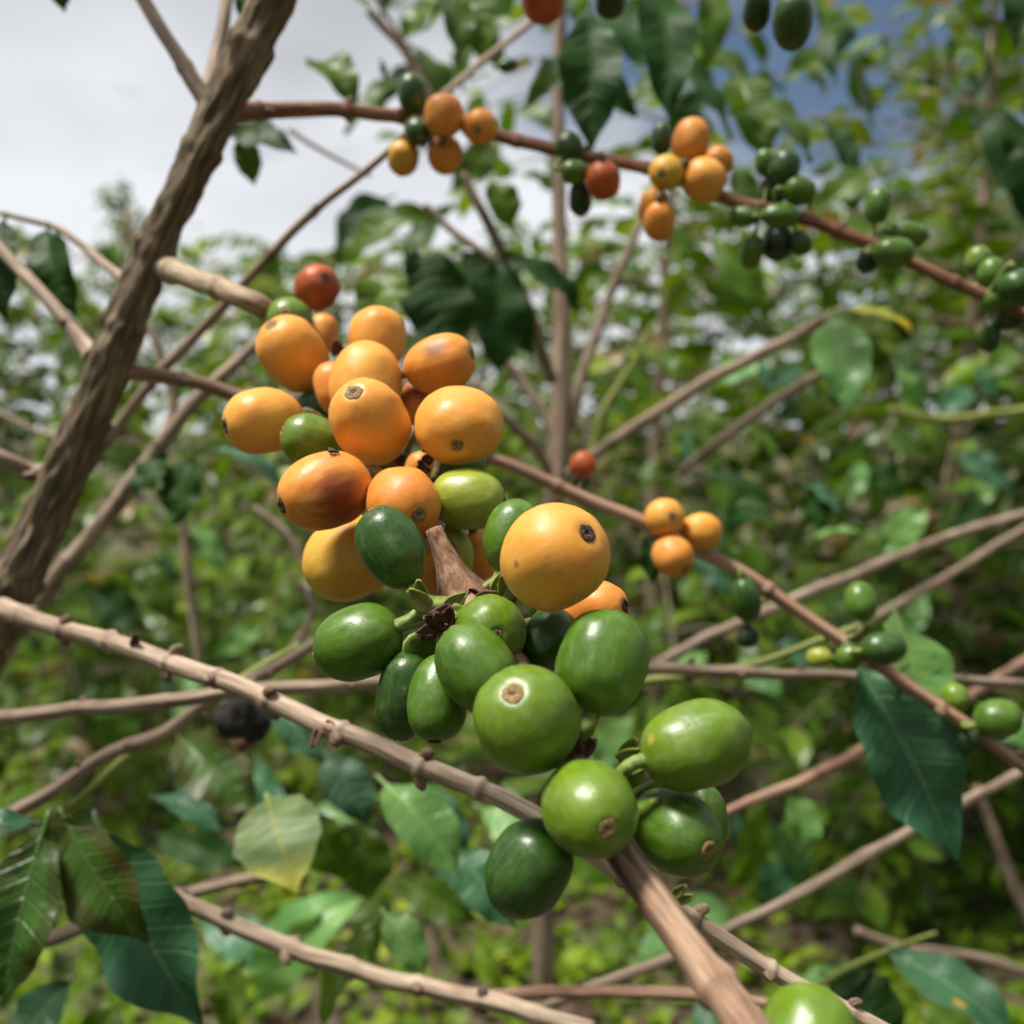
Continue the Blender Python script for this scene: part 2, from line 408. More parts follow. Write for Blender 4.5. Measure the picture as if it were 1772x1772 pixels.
def add_nodes(P, R, every, swell, width, start=0.0, jit=0.3, seed=1):
    """ring-like swollen nodes along a stem every so many metres"""
    rr = random.Random(seed)
    L = [0.0]
    for i in range(1, len(P)): L.append(L[-1] + (P[i] - P[i - 1]).length)
    pos, amp, x = [], [], start + every * 0.6
    while x < L[-1]:
        pos.append(x); amp.append(rr.uniform(0.5, 1.15)); x += every * (1 + rr.uniform(-jit, jit))
    R2 = list(R)
    for i, l in enumerate(L):
        for q, am in zip(pos, amp):
            dd = (l - q) / width
            if abs(dd) < 3:
                # sharp shoulder on the outer side of a node
                g = math.exp(-dd * dd * (2.2 if dd < 0 else 9.0))
                R2[i] = R2[i] * (1 + swell * am * g)
    return R2, pos

def add_knobs(o, P, R, pos, mat, sd):
    """a pair of opposite leaf scars (small blunt buds) at every node"""
    rr = random.Random(sd)
    L = [0.0]
    for i in range(1, len(P)): L.append(L[-1] + (P[i] - P[i - 1]).length)
    for n_, q in enumerate(pos):
        i = min(range(len(L)), key=lambda k: abs(L[k] - q))
        if i < 2 or i > len(P) - 3: continue
        tg = (P[i + 1] - P[i - 1]).normalized()
        s0 = tg.cross(Vector((0, 0, 1))).normalized(); u0 = s0.cross(tg)
        an = (n_ % 2) * 1.57 + rr.uniform(-.4, .4)
        for sg in (0, 1):
            if rr.random() < .25: continue
            dv = s0 * math.cos(an + sg * math.pi) + u0 * math.sin(an + sg * math.pi)
            r = R[i]; h = r * rr.uniform(.15, .6)
            c0 = P[i] + dv * r * .55
            pts = [c0, c0 + dv * r * .5 + tg * r * .15, c0 + dv * (r * .5 + h * .6) + tg * (r * .3 + h * .3), c0 + dv * (r * .5 + h) + tg * (r * .3 + h * .9)]
            v, f, uv = tube_data(pts, [r * .60, r * .55, r * .45, r * .22], 8, 0.15, rr.random() * 9, 900)
            b_ = link('bud', v, f, M['budscar'], o, origin=c0, uv=uv)

def set_ring(o, P, pos, width, segs, sd=0):
    """dark ring just past each node, leaf scar plus painted shadow, stored per vertex"""
    L = [0.0]
    for i in range(1, len(P)): L.append(L[-1] + (P[i] - P[i - 1]).length)
    val = []
    rr = random.Random(sd)
    am = [rr.uniform(.15, 1.0) for _ in pos]
    for l in L:
        g_ = max([m_ * math.exp(-((l - q - width * 0.45) / (width * 0.40)) ** 2) for q, m_ in zip(pos, am)] + [0.0])
        val += [g_] * (segs + 1)
    val += [0.0] * (len(o.data.vertices) - len(val))
    at_ = o.data.attributes.new('ring', 'FLOAT', 'POINT')
    at_.data.foreach_set('value', val)

def stem(name, pix, rads, mat, parent, segs=10, n=10, rough=0.1, freq=200.0, nodes=None, seed=0.0, stretch=0.25, knobs=False):
    """pix: (px, py, depth); rads in metres"""
    pts = [at(*p) if len(p) == 3 else Vector(p[:3]) for p in pix]
    if isinstance(rads, (int, float)): rads = [rads] * len(pts)
    if len(rads) == 2 and len(pts) > 2:
        rads = [rads[0] + (rads[1] - rads[0]) * i / (len(pts) - 1) for i in range(len(pts))]
    n = max(n, 26) if nodes and segs >= 12 else n
    P, R = catmull(pts, rads, n)
    npos = []
    if nodes: R, npos = add_nodes(P, R, *nodes, seed=int(seed * 10) + 3)
    # slight natural wander
    if rough:
        P = [p + Vector((mnoise.noise(p * 40 + Vector((seed, 0, 0))), mnoise.noise(p * 60 + Vector((0, seed + 5, 0))), mnoise.noise(p * 60 + Vector((0, 0, seed + 9))))) * r * 0.35 for p, r in zip(P, R)]
    v, f, uv = tube_data(P, R, segs, rough, seed, freq, stretch)
    o = link(name, v, f, mat, parent, origin=P[0], uv=uv)
    set_ring(o, P, npos, nodes[2] if nodes else 1.0, segs, int(seed * 10))
    if knobs: add_knobs(o, P, R, npos, mat, int(seed * 7))
    o_paths[o.name] = P
    return o
o_paths = {}

LV = np.array([0, .03, .10, .22, .38, .52, .66, .78, .86, .92, .97, 1.0])
LW = np.array([.03, .12, .40, .76, .97, 1.0, .88, .64, .40, .20, .08, .01])

def leaf(parent, base, tip, wpx, mat, hint=(0, 0.55, 0.83), bow=0.12, fold=0.22, wave=0.13, curl=0.0, petiole=None, seed=None, pillow=0.055, flipbow=1):
    """a coffee leaf: blade with midrib, pillowed between the side veins, on a short petiole"""
    if seed is None: seed = rnd.random() * 50
    b, t = at(*base), at(*tip)
    dm = (base[2] + tip[2]) / 2
    W = wpx * dm / F / 2
    L = (t - b).length
    nh = camdir(*hint)
    ax = (t - b).normalized()
    nh = (nh - ax * nh.dot(ax)).normalized()
    ctrl = (b + t) / 2 + nh * (bow * L * 2) * flipbow
    nl, nw = 26, 6
    verts, faces, uv, mi = [], [], [], []
    for i in range(nl + 1):
        v = i / nl
        p = b * (1 - v) ** 2 + ctrl * (2 * v * (1 - v)) + t * v * v
        tg = ((ctrl - b) * (1 - v) + (t - ctrl) * v).normalized()
        nn = (nh - tg * nh.dot(tg)).normalized()
        s = tg.cross(nn)
        w = W * float(np.interp(v, LV, LW))
        for j in range(-nw, nw + 1):
            u = j / nw
            au = abs(u)
            z = fold * au * w - curl * au * au * w
            ph = v * 9.0 - au * 1.1
            z += pillow * W * (math.cos(2 * math.pi * ph) * -1) * math.sin(math.pi * min(1, au)) * 0.9
            z += wave * W * au * math.sin(v * 17 + seed + (2.0 if u > 0 else 0)) + wave * W * au * 1.2 * math.sin(v * 6.5 + seed * 1.7 + (1 if u > 0 else 0))
            wj = u * w * (1 + 0.035 * math.sin(v * 28 + seed + (3 if u > 0 else 0)) * au)
            verts.append(p + s * wj + nn * z); uv.append(((u + 1) / 2, v))
    w_ = 2 * nw + 1
    for i in range(nl):
        for j in range(2 * nw):
            faces.append((i * w_ + j, i * w_ + j + 1, (i + 1) * w_ + j + 1, (i + 1) * w_ + j)); mi.append(0)
    # petiole and midrib
    if petiole is None:
        pet0 = b - (ctrl - b).normalized() * L * 0.09
    else:
        pet0 = petiole
    PP = [pet0, (pet0 + b) / 2 + nh * L * 0.01, b]
    for v in (0.12, 0.3, 0.5, 0.7, 0.9):
        p = b * (1 - v) ** 2 + ctrl * (2 * v * (1 - v)) + t * v * v
        PP.append(p - nh * W * 0.012)
    r0 = max(0.0006, W * 0.05)
    v2, f2, _ = tube_data(PP, [r0 * 1.15, r0, r0 * 0.95, r0 * 0.85, r0 * 0.7, r0 * 0.55, r0 * 0.4, r0 * 0.2], 6)
    k = len(verts)
    verts += v2; uv += [(0.5, 0.5)] * len(v2)
    faces += [tuple(x + k for x in f) for f in f2]; mi += [0] * len(f2)
    return link('leaf', verts, faces, mat, parent, origin=pet0, uv=uv, matidx=mi)

# ------------------------------------------------------------------ ground
def ground_h(x, y):
    return 0.05 * mnoise.noise(Vector((x * 0.5, y * 0.5, 0))) + 0.022 * mnoise.noise(Vector((x * 2.2, y * 2.2, 3)))

gm, nt, b, o = new_mat('plantation_soil')
tc_ = N(nt, 'ShaderNodeTexCoord')
a = N(nt, 'ShaderNodeTexNoise', Scale=1.3, Detail=6.0, Roughness=0.6); nt.links.new(tc_.outputs['Object'], a.inputs['Vector'])
a2 = N(nt, 'ShaderNodeTexNoise', Scale=22.0, Detail=6.0, Roughness=0.65); nt.links.new(tc_.outputs['Object'], a2.inputs['Vector'])
soil = ramp(nt, a2.outputs['Fac'], [(0.3, (0.026, 0.016, 0.010)), (0.5, (0.070, 0.045, 0.028)), (0.7, (0.14, 0.10, 0.065))])
c = mixc(nt, ramp(nt, a.outputs['Fac'], [(0.50, (0, 0, 0)), (0.64, (1, 1, 1))]), soil, ramp(nt, a2.outputs['Fac'], [(0.3, (0.05, 0.085, 0.015)), (0.7, (0.13, 0.19, 0.04))]))
nt.links.new(c, b.inputs['Base Color']); b.inputs['Roughness'].default_value = 0.95
bump(nt, b, a2.outputs['Fac'], 0.8, 0.03)
gx = np.concatenate([[-300, -120, -50, -25], np.linspace(-12, 12, 97), [25, 50, 120, 300]])
gy = np.concatenate([[-200, -60, -20], np.linspace(-4, 20, 97), [30, 60, 120, 300]])
gv = [(x, y, ground_h(x, y) if abs(x) < 13 and -5 < y < 21 else 0.0) for y in gy for x in gx]
nx = len(gx)
gf = [(j * nx + i, j * nx + i + 1, (j + 1) * nx + i + 1, (j + 1) * nx + i) for j in range(len(gy) - 1) for i in range(nx - 1)]
g = link('ground', gv, gf, gm); g['kind'] = 'structure'

# ------------------------------------------------------------------ leaf clouds (background foliage)
LEAF_T = np.array([[0, 0, 0], [0, .33, .02], [0, .70, 0], [0, 1, -.10],
                   [.24, .30, .07], [.25, .66, .05], [-.24, .30, .07], [-.25, .66, .05]])
LEAF_F = [(0, 4, 1), (0, 1, 6), (1, 4, 5, 2), (1, 2, 7, 6), (2, 5, 3), (2, 3, 7)]

def leaf_cloud(name, pos, dirs, sizes, mat, rs, tone=None, flat=0.6):
    """one mesh of many folded leaves; pos, dirs (n,3), sizes (n,)"""
    n = len(pos)
    d = dirs / np.linalg.norm(dirs, axis=1, keepdims=True)
    upv = np.tile(np.array([0, 0, 1.0]), (n, 1)) + rs.normal(0, flat, (n, 3))
    s = np.cross(d, upv); s /= np.linalg.norm(s, axis=1, keepdims=True) + 1e-9
    nn = np.cross(s, d)
    T = LEAF_T
    V = pos[:, None, :] + sizes[:, None, None] * (T[None, :, 0:1] * s[:, None, :] * 0.85 + T[None, :, 1:2] * d[:, None, :] + T[None, :, 2:3] * nn[:, None, :])
    V = V.reshape(-1, 3)
    li, ls, lt = [], [], []
    off = 0
    base = np.arange(n) * 8
    flat_idx = np.concatenate([np.array(f) for f in LEAF_F])
    cnt = np.array([len(f) for f in LEAF_F])
    loops = (base[:, None] + flat_idx[None, :]).ravel()
    totals = np.tile(cnt, n)
    starts = np.concatenate([[0], np.cumsum(totals)[:-1]])
    me = bpy.data.meshes.new(name)
    me.vertices.add(len(V)); me.vertices.foreach_set('co', V.astype(np.float32).ravel())
    me.loops.add(len(loops)); me.loops.foreach_set('vertex_index', loops.astype(np.int32))
    me.polygons.add(len(totals)); me.polygons.foreach_set('loop_start', starts.astype(np.int32)); me.polygons.foreach_set('loop_total', totals.astype(np.int32))
    at_ = me.attributes.new('tone', 'FLOAT', 'POINT')
    tn = rs.beta(2, 2.4, n) if tone is None else tone
    at_.data.foreach_set('value', np.repeat(tn, 8).astype(np.float32))
    me.update(calc_edges=True); me.validate()
    me.materials.append(mat)
    return me

# weeds, grass and litter on the ground: nobody could count them
rs = np.random.RandomState(5)
def scatter_ground(n, xr, yr, h):
    x = rs.uniform(*xr, n); y = yr[0] + (yr[1] - yr[0]) * rs.rand(n) ** 1.4
    z = np.array([ground_h(a_, b_) for a_, b_ in zip(x, y)])
    return np.stack([x, y, z + h], 1)
P0 = scatter_ground(11000, (-5, 5), (1.0, 9.0), 0.0)
dens = np.array([mnoise.noise(Vector((p[0] * 1.1, p[1] * 1.1, 7))) for p in P0]) - 0.10 * np.clip(P0[:, 0], -1, 3)
P0 = P0[dens > -0.42]
reps = 5
pos = np.repeat(P0, reps, 0) + rs.normal(0, 0.018, (len(P0) * reps, 3)) * [1, 1, 0] + np.stack([np.zeros(len(P0) * reps)] * 2 + [rs.uniform(0.005, 0.07, len(P0) * reps)], 1)
dr = rs.normal(0, 1, pos.shape); dr[:, 2] = np.abs(dr[:, 2]) * 0.5 + 0.05
me = leaf_cloud('ground_weeds', pos, dr, rs.uniform(0.03, 0.075, len(pos)), M['weed'], rs)
w = link_mesh('ground_weeds', me, [], smooth=False); w['kind'] = 'stuff'
tag(w, 'low bright green weeds covering the plantation floor', 'weeds')
P1 = scatter_ground(11000, (-6, 6), (0.9, 10.0), 0.012)
dr = rs.normal(0, 1, P1.shape); dr[:, 2] *= 0.25
me = leaf_cloud('leaf_litter', P1, dr, rs.uniform(0.04, 0.10, len(P1)), M['litter'], rs, flat=0.5)
w = link_mesh('leaf_litter', me, [], smooth=False); w['kind'] = 'stuff'
tag(w, 'dry brown fallen leaves littering the soil', 'leaf litter')

# ------------------------------------------------------------------ background coffee shrubs, plus unseen ones added for shade
LEAFMESH = []
for tn_ in (0.1, 0.25, 0.4, 0.55, 0.7):
    me = bpy.data.meshes.new('leaf'); me.from_pydata([tuple(v) for v in LEAF_T], [], LEAF_F)
    at_ = me.attributes.new('tone', 'FLOAT', 'POINT'); at_.data.foreach_set('value', [tn_] * 8)
    me.materials.append(M['crown']); LEAFMESH.append(me)

def make_shrub(H, spread, seed, leafL=(0.09, 0.14), bare=0.12, density=1.0, thin=.13, singles=40):
    rr = random.Random(seed); rsl = np.random.RandomState(seed)
    root = empty('coffee_shrub', (0, 0, 0))
    pts = [Vector((0, 0, -0.05)), Vector((rr.uniform(-.03, .03), rr.uniform(-.03, .03), H * .35)), Vector((rr.uniform(-.06, .06), rr.uniform(-.06, .06), H * .7)), Vector((rr.uniform(-.1, .1), rr.uniform(-.1, .1), H))]
    P, R = catmull(pts, [0.022, 0.018, 0.012, 0.005], 6)
    v, f, uv = tube_data(P, R, 7, 0.1, seed, 60)
    link('trunk', v, f, M['greystem'], root, uv=uv)
    LP, LD, LS, LT = [], [], [], []
    z = H * bare; k = 0
    while z < H * 0.99:
        q = z / H
        base = P[min(len(P) - 1, int(q * (len(P) - 1)))]
        for sgn in (0, 1):
            az = k * 1.57 + sgn * math.pi + rr.uniform(-.35, .35)
            length = spread * (0.45 + 0.75 * math.sin(math.pi * min(1, (1 - q) * 0.85 + 0.12))) * rr.uniform(0.65, 1.1)
            dirv = Vector((math.cos(az), math.sin(az), 0))
            e = 0.32 + 0.5 * q * q
            pp = []
            for t in np.linspace(0, 1, 5):
                pp.append(Vector((base.x, base.y, z)) + dirv * (length * t) + Vector((0, 0, length * (e * t - 0.62 * t * t))))
            v, f, uv = tube_data(pp, [0.0045, 0.004, 0.0033, 0.0026, 0.0015], 5)
            link('branch', v, f, M['twig'], root, origin=pp[0], uv=uv)
            m = max(3, int(length / 0.055 * density))
            for i in range(m):
                t = 0.22 + 0.78 * i / max(1, m - 1)
                if rr.random() < thin * (.5 + q): continue
                x = t * 4; i0 = min(3, int(x)); p = pp[i0].lerp(pp[i0 + 1], x - i0)
                sd = Vector((-dirv.y, dirv.x, 0))
                for s in (-1, 1):
                    dd = sd * s * rr.uniform(.6, 1) + dirv * rr.uniform(.2, .9) + Vector((0, 0, rr.uniform(-0.9, 0.1)))
                    LP.append(p); LD.append(dd); LS.append(rr.uniform(*leafL)); LT.append((0.10 + 0.6 * rr.random() + 0.2 * t * q) if rr.random() > .05 else 1.2)
        z += rr.uniform(.055, .085); k += 1
    # the leaves at the outside of the shrub are single leaves, the rest one mass
    order = sorted(range(len(LP)), key=lambda i: -(Vector((LP[i].x, LP[i].y, 0)).length + 0.25 * rr.random()))
    single = set(order[:singles])
    for i in sorted(single):
        d_ = LD[i].normalized(); up_ = (Vector((0, 0, 1)) + Vector([rr.gauss(0, .4) for _ in range(3)]))
        s_ = d_.cross(up_).normalized(); n_ = s_.cross(d_)
        lf = bpy.data.objects.new('leaf', LEAFMESH[i % len(LEAFMESH)]); col.objects.link(lf); lf.parent = root
        lf.matrix_basis = Matrix.Translation(LP[i]) @ (Matrix((s_ * .85, d_, n_)).transposed() * LS[i]).to_4x4()
    keep = [i for i in range(len(LP)) if i not in single]
    LP = [LP[i] for i in keep]; LD = [LD[i] for i in keep]; LS = [LS[i] for i in keep]; LT = [LT[i] for i in keep]
    me = leaf_cloud('crown', np.array([list(p) for p in LP]), np.array([list(p) for p in LD]), np.array(LS), M['crown'], rsl, tone=np.array(LT), flat=0.5)
    c_ = link_mesh('crown', me, [], root, smooth=False); c_['kind'] = 'stuff'
    return root

def copy_tree(o, parent=None):
    c_ = o.copy(); col.objects.link(c_); c_.parent = parent
    for ch in list(o.children): copy_tree(ch, c_)
    return c_

protos = [make_shrub(2.05, 0.74, 21, (.06, .16), thin=.12, density=1.1), make_shrub(2.9, 0.95, 22, (.06, .16), thin=.14, density=1.1), make_shrub(1.45, 0.55, 23, (.06, .15), thin=.15, singles=70), make_shrub(3.0, 0.66, 24, (.06, .15), thin=.5, singles=70)]
used = [False] * 4
# x, y, prototype, scale, turn, label
SHRUBS = [
 (-1.75, 3.9, 0, 0.94, 0.3, 'leafy coffee shrub behind the lower left branches'),
 (-2.75, 4.9, 0, 1.04, 1.4, 'coffee shrub at the far left edge under the pale sky'),
 (-0.85, 4.8, 0, 1.00, 2.2, 'blurred coffee shrub in the gap right of the leaning trunk'),
 (-1.5, 6.6, 0, 1.16, 4.0, 'distant coffee shrub just above the forked left trunk base'),
 (-0.15, 5.6, 0, 1.10, 5.1, 'coffee shrub behind the yellow fruit bunch'),
 (-3.9, 7.0, 1, 0.82, 0.9, 'distant coffee shrub low against the grey sky'),
 (0.75, 4.6, 0, 1.06, 0.7, 'coffee shrub behind the bare forked stem in the middle'),
 (1.45, 3.7, 0, 1.02, 2.6, 'coffee shrub right of centre behind the slanting twigs'),
 (2.0, 5.0, 1, 0.86, 3.7, 'coffee shrub below the blue patch of sky'),
 (1.35, 6.8, 1, 0.88, 1.9, 'coffee shrub in the second row behind the red cherries'),
 (2.75, 4.2, 3, 1.08, 5.5, 'thin tall coffee shrub at the right edge of the picture'),
 (0.35, 8.0, 1, 0.92, 4.4, 'distant coffee shrub showing small bright gaps above the fruit bunch'),
 (3.3, 6.6, 3, 1.25, 0.2, 'distant thin coffee shrub in the upper right corner'),
 (2.15, 3.3, 3, 0.80, 1.2, 'thin coffee shrub right of the third top bunch'),
 (0.42, 2.75, 3, 0.98, 2.9, 'thin tall coffee shrub above the middle of the picture'),
 (1.18, 2.6, 3, 0.96, 4.1, 'thin tall coffee shrub overhanging the second top bunch'),
 (1.75, 3.0, 3, 1.06, 0.6, 'thin tall coffee shrub in front of the blue sky at right'),
 (-0.6, 9.5, 1, 1.0, 2.0, 'far coffee shrub in the last row left of the bare stem'),
 (-2.6, 9.5, 1, 0.95, 1.0, 'far coffee shrub in the last row at left'),
 (4.3, 9.5, 1, 1.1, 4.0, 'far coffee shrub in the last row by the right edge'),
 (-1.3, -0.7, 1, 0.9, 0.4, 'unseen coffee shrub added for shade behind the viewer at left'),  # this and the next four: out of view, added to shade the fruit
 (1.2, -0.9, 1, 0.9, 1.4, 'unseen coffee shrub added for shade behind the viewer at right'),
 (0.0, -1.9, 1, 0.95, 2.4, 'unseen coffee shrub added for shade straight behind the viewer'),
 (-2.1, 0.9, 1, 0.85, 3.4, 'unseen coffee shrub added for shade beside the viewer at left'),
 (2.2, 0.8, 1, 0.9, 4.4, 'unseen coffee shrub added for shade beside the viewer at right'),
 (1.05, 2.35, 2, 0.86, 0.5, 'low coffee shrub with glossy leaves behind the three yellow cherries'),
 (1.75, 2.5, 2, 0.92, 2.0, 'low coffee shrub at the right edge beside the dry twigs'),
 (-0.62, 3.1, 2, 0.78, 3.3, 'low coffee shrub with dark gaps left of the green cherries'),
 (-1.35, 2.9, 2, 0.72, 4.9, 'low dark shrub above the brown soil at left'),
 (0.2, 3.0, 2, 0.86, 1.1, 'low coffee shrub right behind the green cherries'),
]
for (x, y, k, s, rz, lab) in SHRUBS:
    r_ = protos[k] if not used[k] else copy_tree(protos[k])
    used[k] = True
    r_.location = (x, y, ground_h(x, y)); r_.rotation_euler = (0, 0, rz); r_.scale = (s, s, s)
    tag(r_, lab, 'shrub', 'coffee shrubs in the blurred background')

# far pale tree on the skyline
def far_tree(px, py, d, hgt, label, seed):
    top = at(px, py, d)
    rr = random.Random(seed); rsl = np.random.RandomState(seed)
    base = Vector((top.x, top.y, -0.2))
    root = empty('shade_tree', base)
    tag(root, label, 'tree', 'shade trees on the skyline')
    Ht = top.z + 0.2
    P, R = catmull([base, base + Vector((.1, 0, Ht * .4)), base + Vector((-.1, .1, Ht * .75)), base + Vector((.1, .1, Ht * .96))], [Ht * .03, Ht * .022, Ht * .013, Ht * .005], 5)
    v, f, uv = tube_data(P, R, 8)
    link('trunk', v, f, M['greystem'], root, origin=base, uv=uv)
    LP, LD = [], []
    for i in range(26):
        q = rr.uniform(.42, .97); st = base + Vector((0, 0, Ht * q)); az = rr.uniform(0, 6.3)
        ln = Ht * rr.uniform(.12, .30) * (1.25 - q * .7)
        en = st + Vector((math.cos(az) * ln, math.sin(az) * ln, ln * rr.uniform(.1, .7)))
        v, f, uv = tube_data([st, st.lerp(en, .5) + Vector((0, 0, ln * .06)), en], [Ht * .007, Ht * .005, Ht * .002], 5)
        link('limb', v, f, M['greystem'], root, origin=st, uv=uv)
        n = 50
        for _ in range(n):
            p = st.lerp(en, rr.uniform(.35, 1.05)) + Vector([rr.gauss(0, ln * .16) for _ in range(3)])
            LP.append(list(p - base)); LD.append([rr.gauss(0, 1), rr.gauss(0, 1), rr.gauss(-.3, .6)])
    me = leaf_cloud('crown', np.array(LP), np.array(LD), rsl.uniform(.09, .18, len(LP)) * hgt, M['crown'], rsl)
    c_ = link_mesh('crown', me, [], root, o0=base, smooth=False); c_['kind'] = 'stuff'
far_tree(215, 345, 16.0, 1.0, 'small pale far off tree on the skyline left of the trunk', 3)
far_tree(1690, 60, 13.0, 1.2, 'tall shade tree rising in the upper right corner', 4)

# ------------------------------------------------------------------ the near coffee tree
tree_base = Vector((at(-330, 1900, 0.42).x, at(-330, 1900, 0.42).y, ground_h(-0.3, 0.4)))
tree = empty('coffee_tree', tree_base)
tag(tree, 'near coffee tree with leaning brown trunk and branches bearing yellow and green cherries', 'tree')
tp = [tree_base, at(-230, 1560, 0.36), at(-70, 1200, 0.305), at(15, 1030, 0.292), at(85, 880, 0.287), at(152, 730, 0.283), at(213, 570, 0.280), at(262, 445, 0.278), at(325, 310, 0.276), at(377, 200, 0.275), at(428, 95, 0.272), at(500, -60, 0.27), at(570, -220, 0.27)]
tr_ = [.0105, .0086, .0072, .0066, .0064, .0061, .0056, .0052, .0049, .0057, .0058, .0054, .005]
P, R = catmull(tp, tr_, 30)
R, _ = add_nodes(P, R, 0.034, 0.20, 0.0045, seed=8)
v, f, uv = tube_data(P, R, 40, 0.22, 2.0, 420, 0.26)
trunk = link('trunk', v, f, M['trunk'], tree, origin=tree_base, uv=uv)

MAIN = [(262, 460, .284), (325, 479, .266), (420, 515, .247), (474, 556, .250), (545, 665, .246), (640, 790, .222), (735, 900, .192), (797, 1030, .162), (870, 1130, .150), (960, 1270, .139), (1040, 1410, .130), (1078, 1480, .124), (1190, 1640, .112), (1290, 1772, .103), (1400, 1930, .094)]
main = stem('branch', MAIN, [.0042, .0029, .0028, .0028, .0028, .0028, .0026, .0025, .0025, .0024, .0024, .0022, .0021, .0022, .00225, .0023], M['fruitbranch'], tree, segs=24, n=14, rough=0.06, freq=520, nodes=(0.026, 0.24, 0.0028), seed=1.0)
main['label'] = 'branch pointing at the viewer with the large fruit bunch'
TOP = [(395, 190, .278), (470, 192, .292), (590, 192, .300), (700, 200, .305), (800, 215, .306), (900, 243, .306), (1010, 270, .306), (1130, 293, .306), (1260, 343, .304), (1390, 378, .302), (1520, 425, .300), (1640, 485, .298), (1772, 540, .296), (1900, 590, .295)]
topb = stem('branch', TOP, [.0034, .0024, .0022, .0021, .0021, .0021, .002, .002, .0021, .002, .002, .0019, .0018, .0017], M['redtwig'], tree, segs=12, n=10, rough=0.08, nodes=(0.022, 0.25, 0.002), seed=2.0, knobs=True)
MID = [(205, 640, .282), (255, 648, .286), (330, 660, .292), (420, 688, .295), (560, 720, .30), (700, 755, .30), (850, 795, .298), (985, 850, .296), (1120, 910, .294), (1270, 985, .292), (1370, 1050, .290), (1490, 1130, .288), (1600, 1205, .286), (1700, 1275, .285), (1800, 1345, .284)]
midb = stem('branch', MID, [.003, .0024, .0022, .0022, .0021, .0021, .0021, .0021, .0021, .0022, .0021, .0021, .002, .002, .0019], M['pinktwig'], tree, segs=12, n=10, rough=0.06, nodes=(0.030, 0.30, 0.002), seed=3.0, knobs=True)
LOW = [(0, 1052, .268), (70, 1078, .258), (140, 1098, .25), (250, 1130, .24), (340, 1165, .232), (430, 1195, .224), (545, 1248, .216), (640, 1285, .211), (705, 1312, .208), (800, 1352, .204), (930, 1418, .20), (1060, 1500, .198), (1150, 1562, .197), (1270, 1640, .196), (1400, 1715, .195), (1560, 1800, .194)]
lowb = stem('branch', LOW, [.0030, .0025, .0024, .00235, .0023, .0023, .0023, .0022, .0022, .0021, .0021, .002, .0019, .0018, .0017, .0016], M['branch'], tree, segs=14, n=12, rough=0.05, nodes=(0.0172, 0.33, 0.0016), seed=4.0, knobs=True)
uplb = stem('branch', [(375, 190, .275), (345, 155, .276), (300, 85, .28), (245, -5, .285), (190, -90, .29)], [.0042, .0026, .0022, .0021, .002], M['trunk'], tree, n=10, rough=0.08, nodes=(0.03, 0.2, 0.002), seed=5.0)
upsb = stem('branch', [(362, 165, .284), (372, 100, .295), (388, 30, .30), (400, -60, .31)], [.0022, .0018, .0019, .002], M['twig'], tree, n=8, rough=0.08, seed=6.0)
lb1 = stem('branch', [(165, 620, .284), (140, 590, .29), (70, 505, .30), (0, 430, .31), (-90, 340, .32)], [.0034, .0022, .002, .002, .002], M['twig'], tree, n=8, rough=0.08, nodes=(0.03, 0.25, 0.002), seed=7.0, knobs=True)
lb2 = stem('branch', [(110, 835, .287), (60, 815, .29), (5, 792, .285), (-80, 760, .28)], [.003, .0022, .0023, .0022], M['twig'], tree, n=8, rough=0.08, nodes=(0.016, 0.45, 0.002), seed=8.0, knobs=True)
lb3 = stem('branch', [(240, 500, .285), (190, 465, .31), (135, 420, .33), (85, 390, .34), (0, 370, .35)], [.002, .0015, .0013, .0012, .001], M['twig'], tree, n=8, rough=0.06, seed=9.0)
dg = stem('branch', [(150, 800, .38), (200, 745, .375), (270, 655, .365), (395, 520, .35), (487, 420, .34), (560, 352, .33), (640, 290, .325), (720, 215, .32)], [.0026, .0024, .002, .0018, .0016, .0014, .0012, .0011], M['twig'], tree, n=8, rough=0.07, nodes=(0.033, 0.5, 0.0022), seed=10.0, knobs=True)

# second stem of the near tree, leaning behind the trunk
st2 = stem('stem', [(-160, 1420, .46), (-10, 1150, .44), (60, 1045, .43), (150, 935, .425), (250, 805, .42), (340, 690, .42), (440, 600, .425), (560, 500, .43)], [.005, .0045, .0042, .0038, .0035, .0030, .0026, .0022], M['twig'], tree, segs=12, n=10, rough=0.08, nodes=(0.035, 0.25, 0.003), seed=11.0)
st3 = stem('stem', [(-110, 1230, .34), (-15, 1045, .33), (45, 915, .325), (95, 810, .32), (130, 740, .32)], [.0045, .004, .0036, .003, .002], M['twig'], tree, segs=10, n=8, rough=0.08, seed=12.0)
sidt = stem('branch', [(255, 560, .42), (275, 605, .42), (300, 700, .42), (285, 760, .42)], [.0016, .0018, .002, .0025], M['twig'], tree, n=6, rough=0.05, seed=12.5)

# more twigs crossing below and right
tw1 = stem('branch', [(-60, 1248, .285), (60, 1236, .28), (200, 1222, .275), (340, 1208, .27), (440, 1192, .268), (560, 1186, .27), (680, 1180, .28), (900, 1168, .30), (1130, 1158, .32), (1340, 1166, .33), (1560, 1172, .33), (1800, 1186, .33)], [.0022, .0022, .0022, .0021, .0021, .002, .002, .0021, .0023, .0019, .0018, .0017], M['twig'], tree, n=10, rough=0.06, nodes=(0.024, 0.28, 0.0018), seed=13.0, knobs=True)
tw2 = stem('branch', [(-40, 1445, .30), (20, 1408, .30), (110, 1356, .298), (200, 1300, .296), (290, 1262, .294), (370, 1208, .292), (470, 1160, .30), (560, 1105, .31), (640, 1060, .33)], [.0022, .0024, .0024, .0023, .0023, .0021, .002, .0018, .0016], M['twig'], tree, n=10, rough=0.06, nodes=(0.022, 0.2, 0.002), seed=14.0, knobs=True)
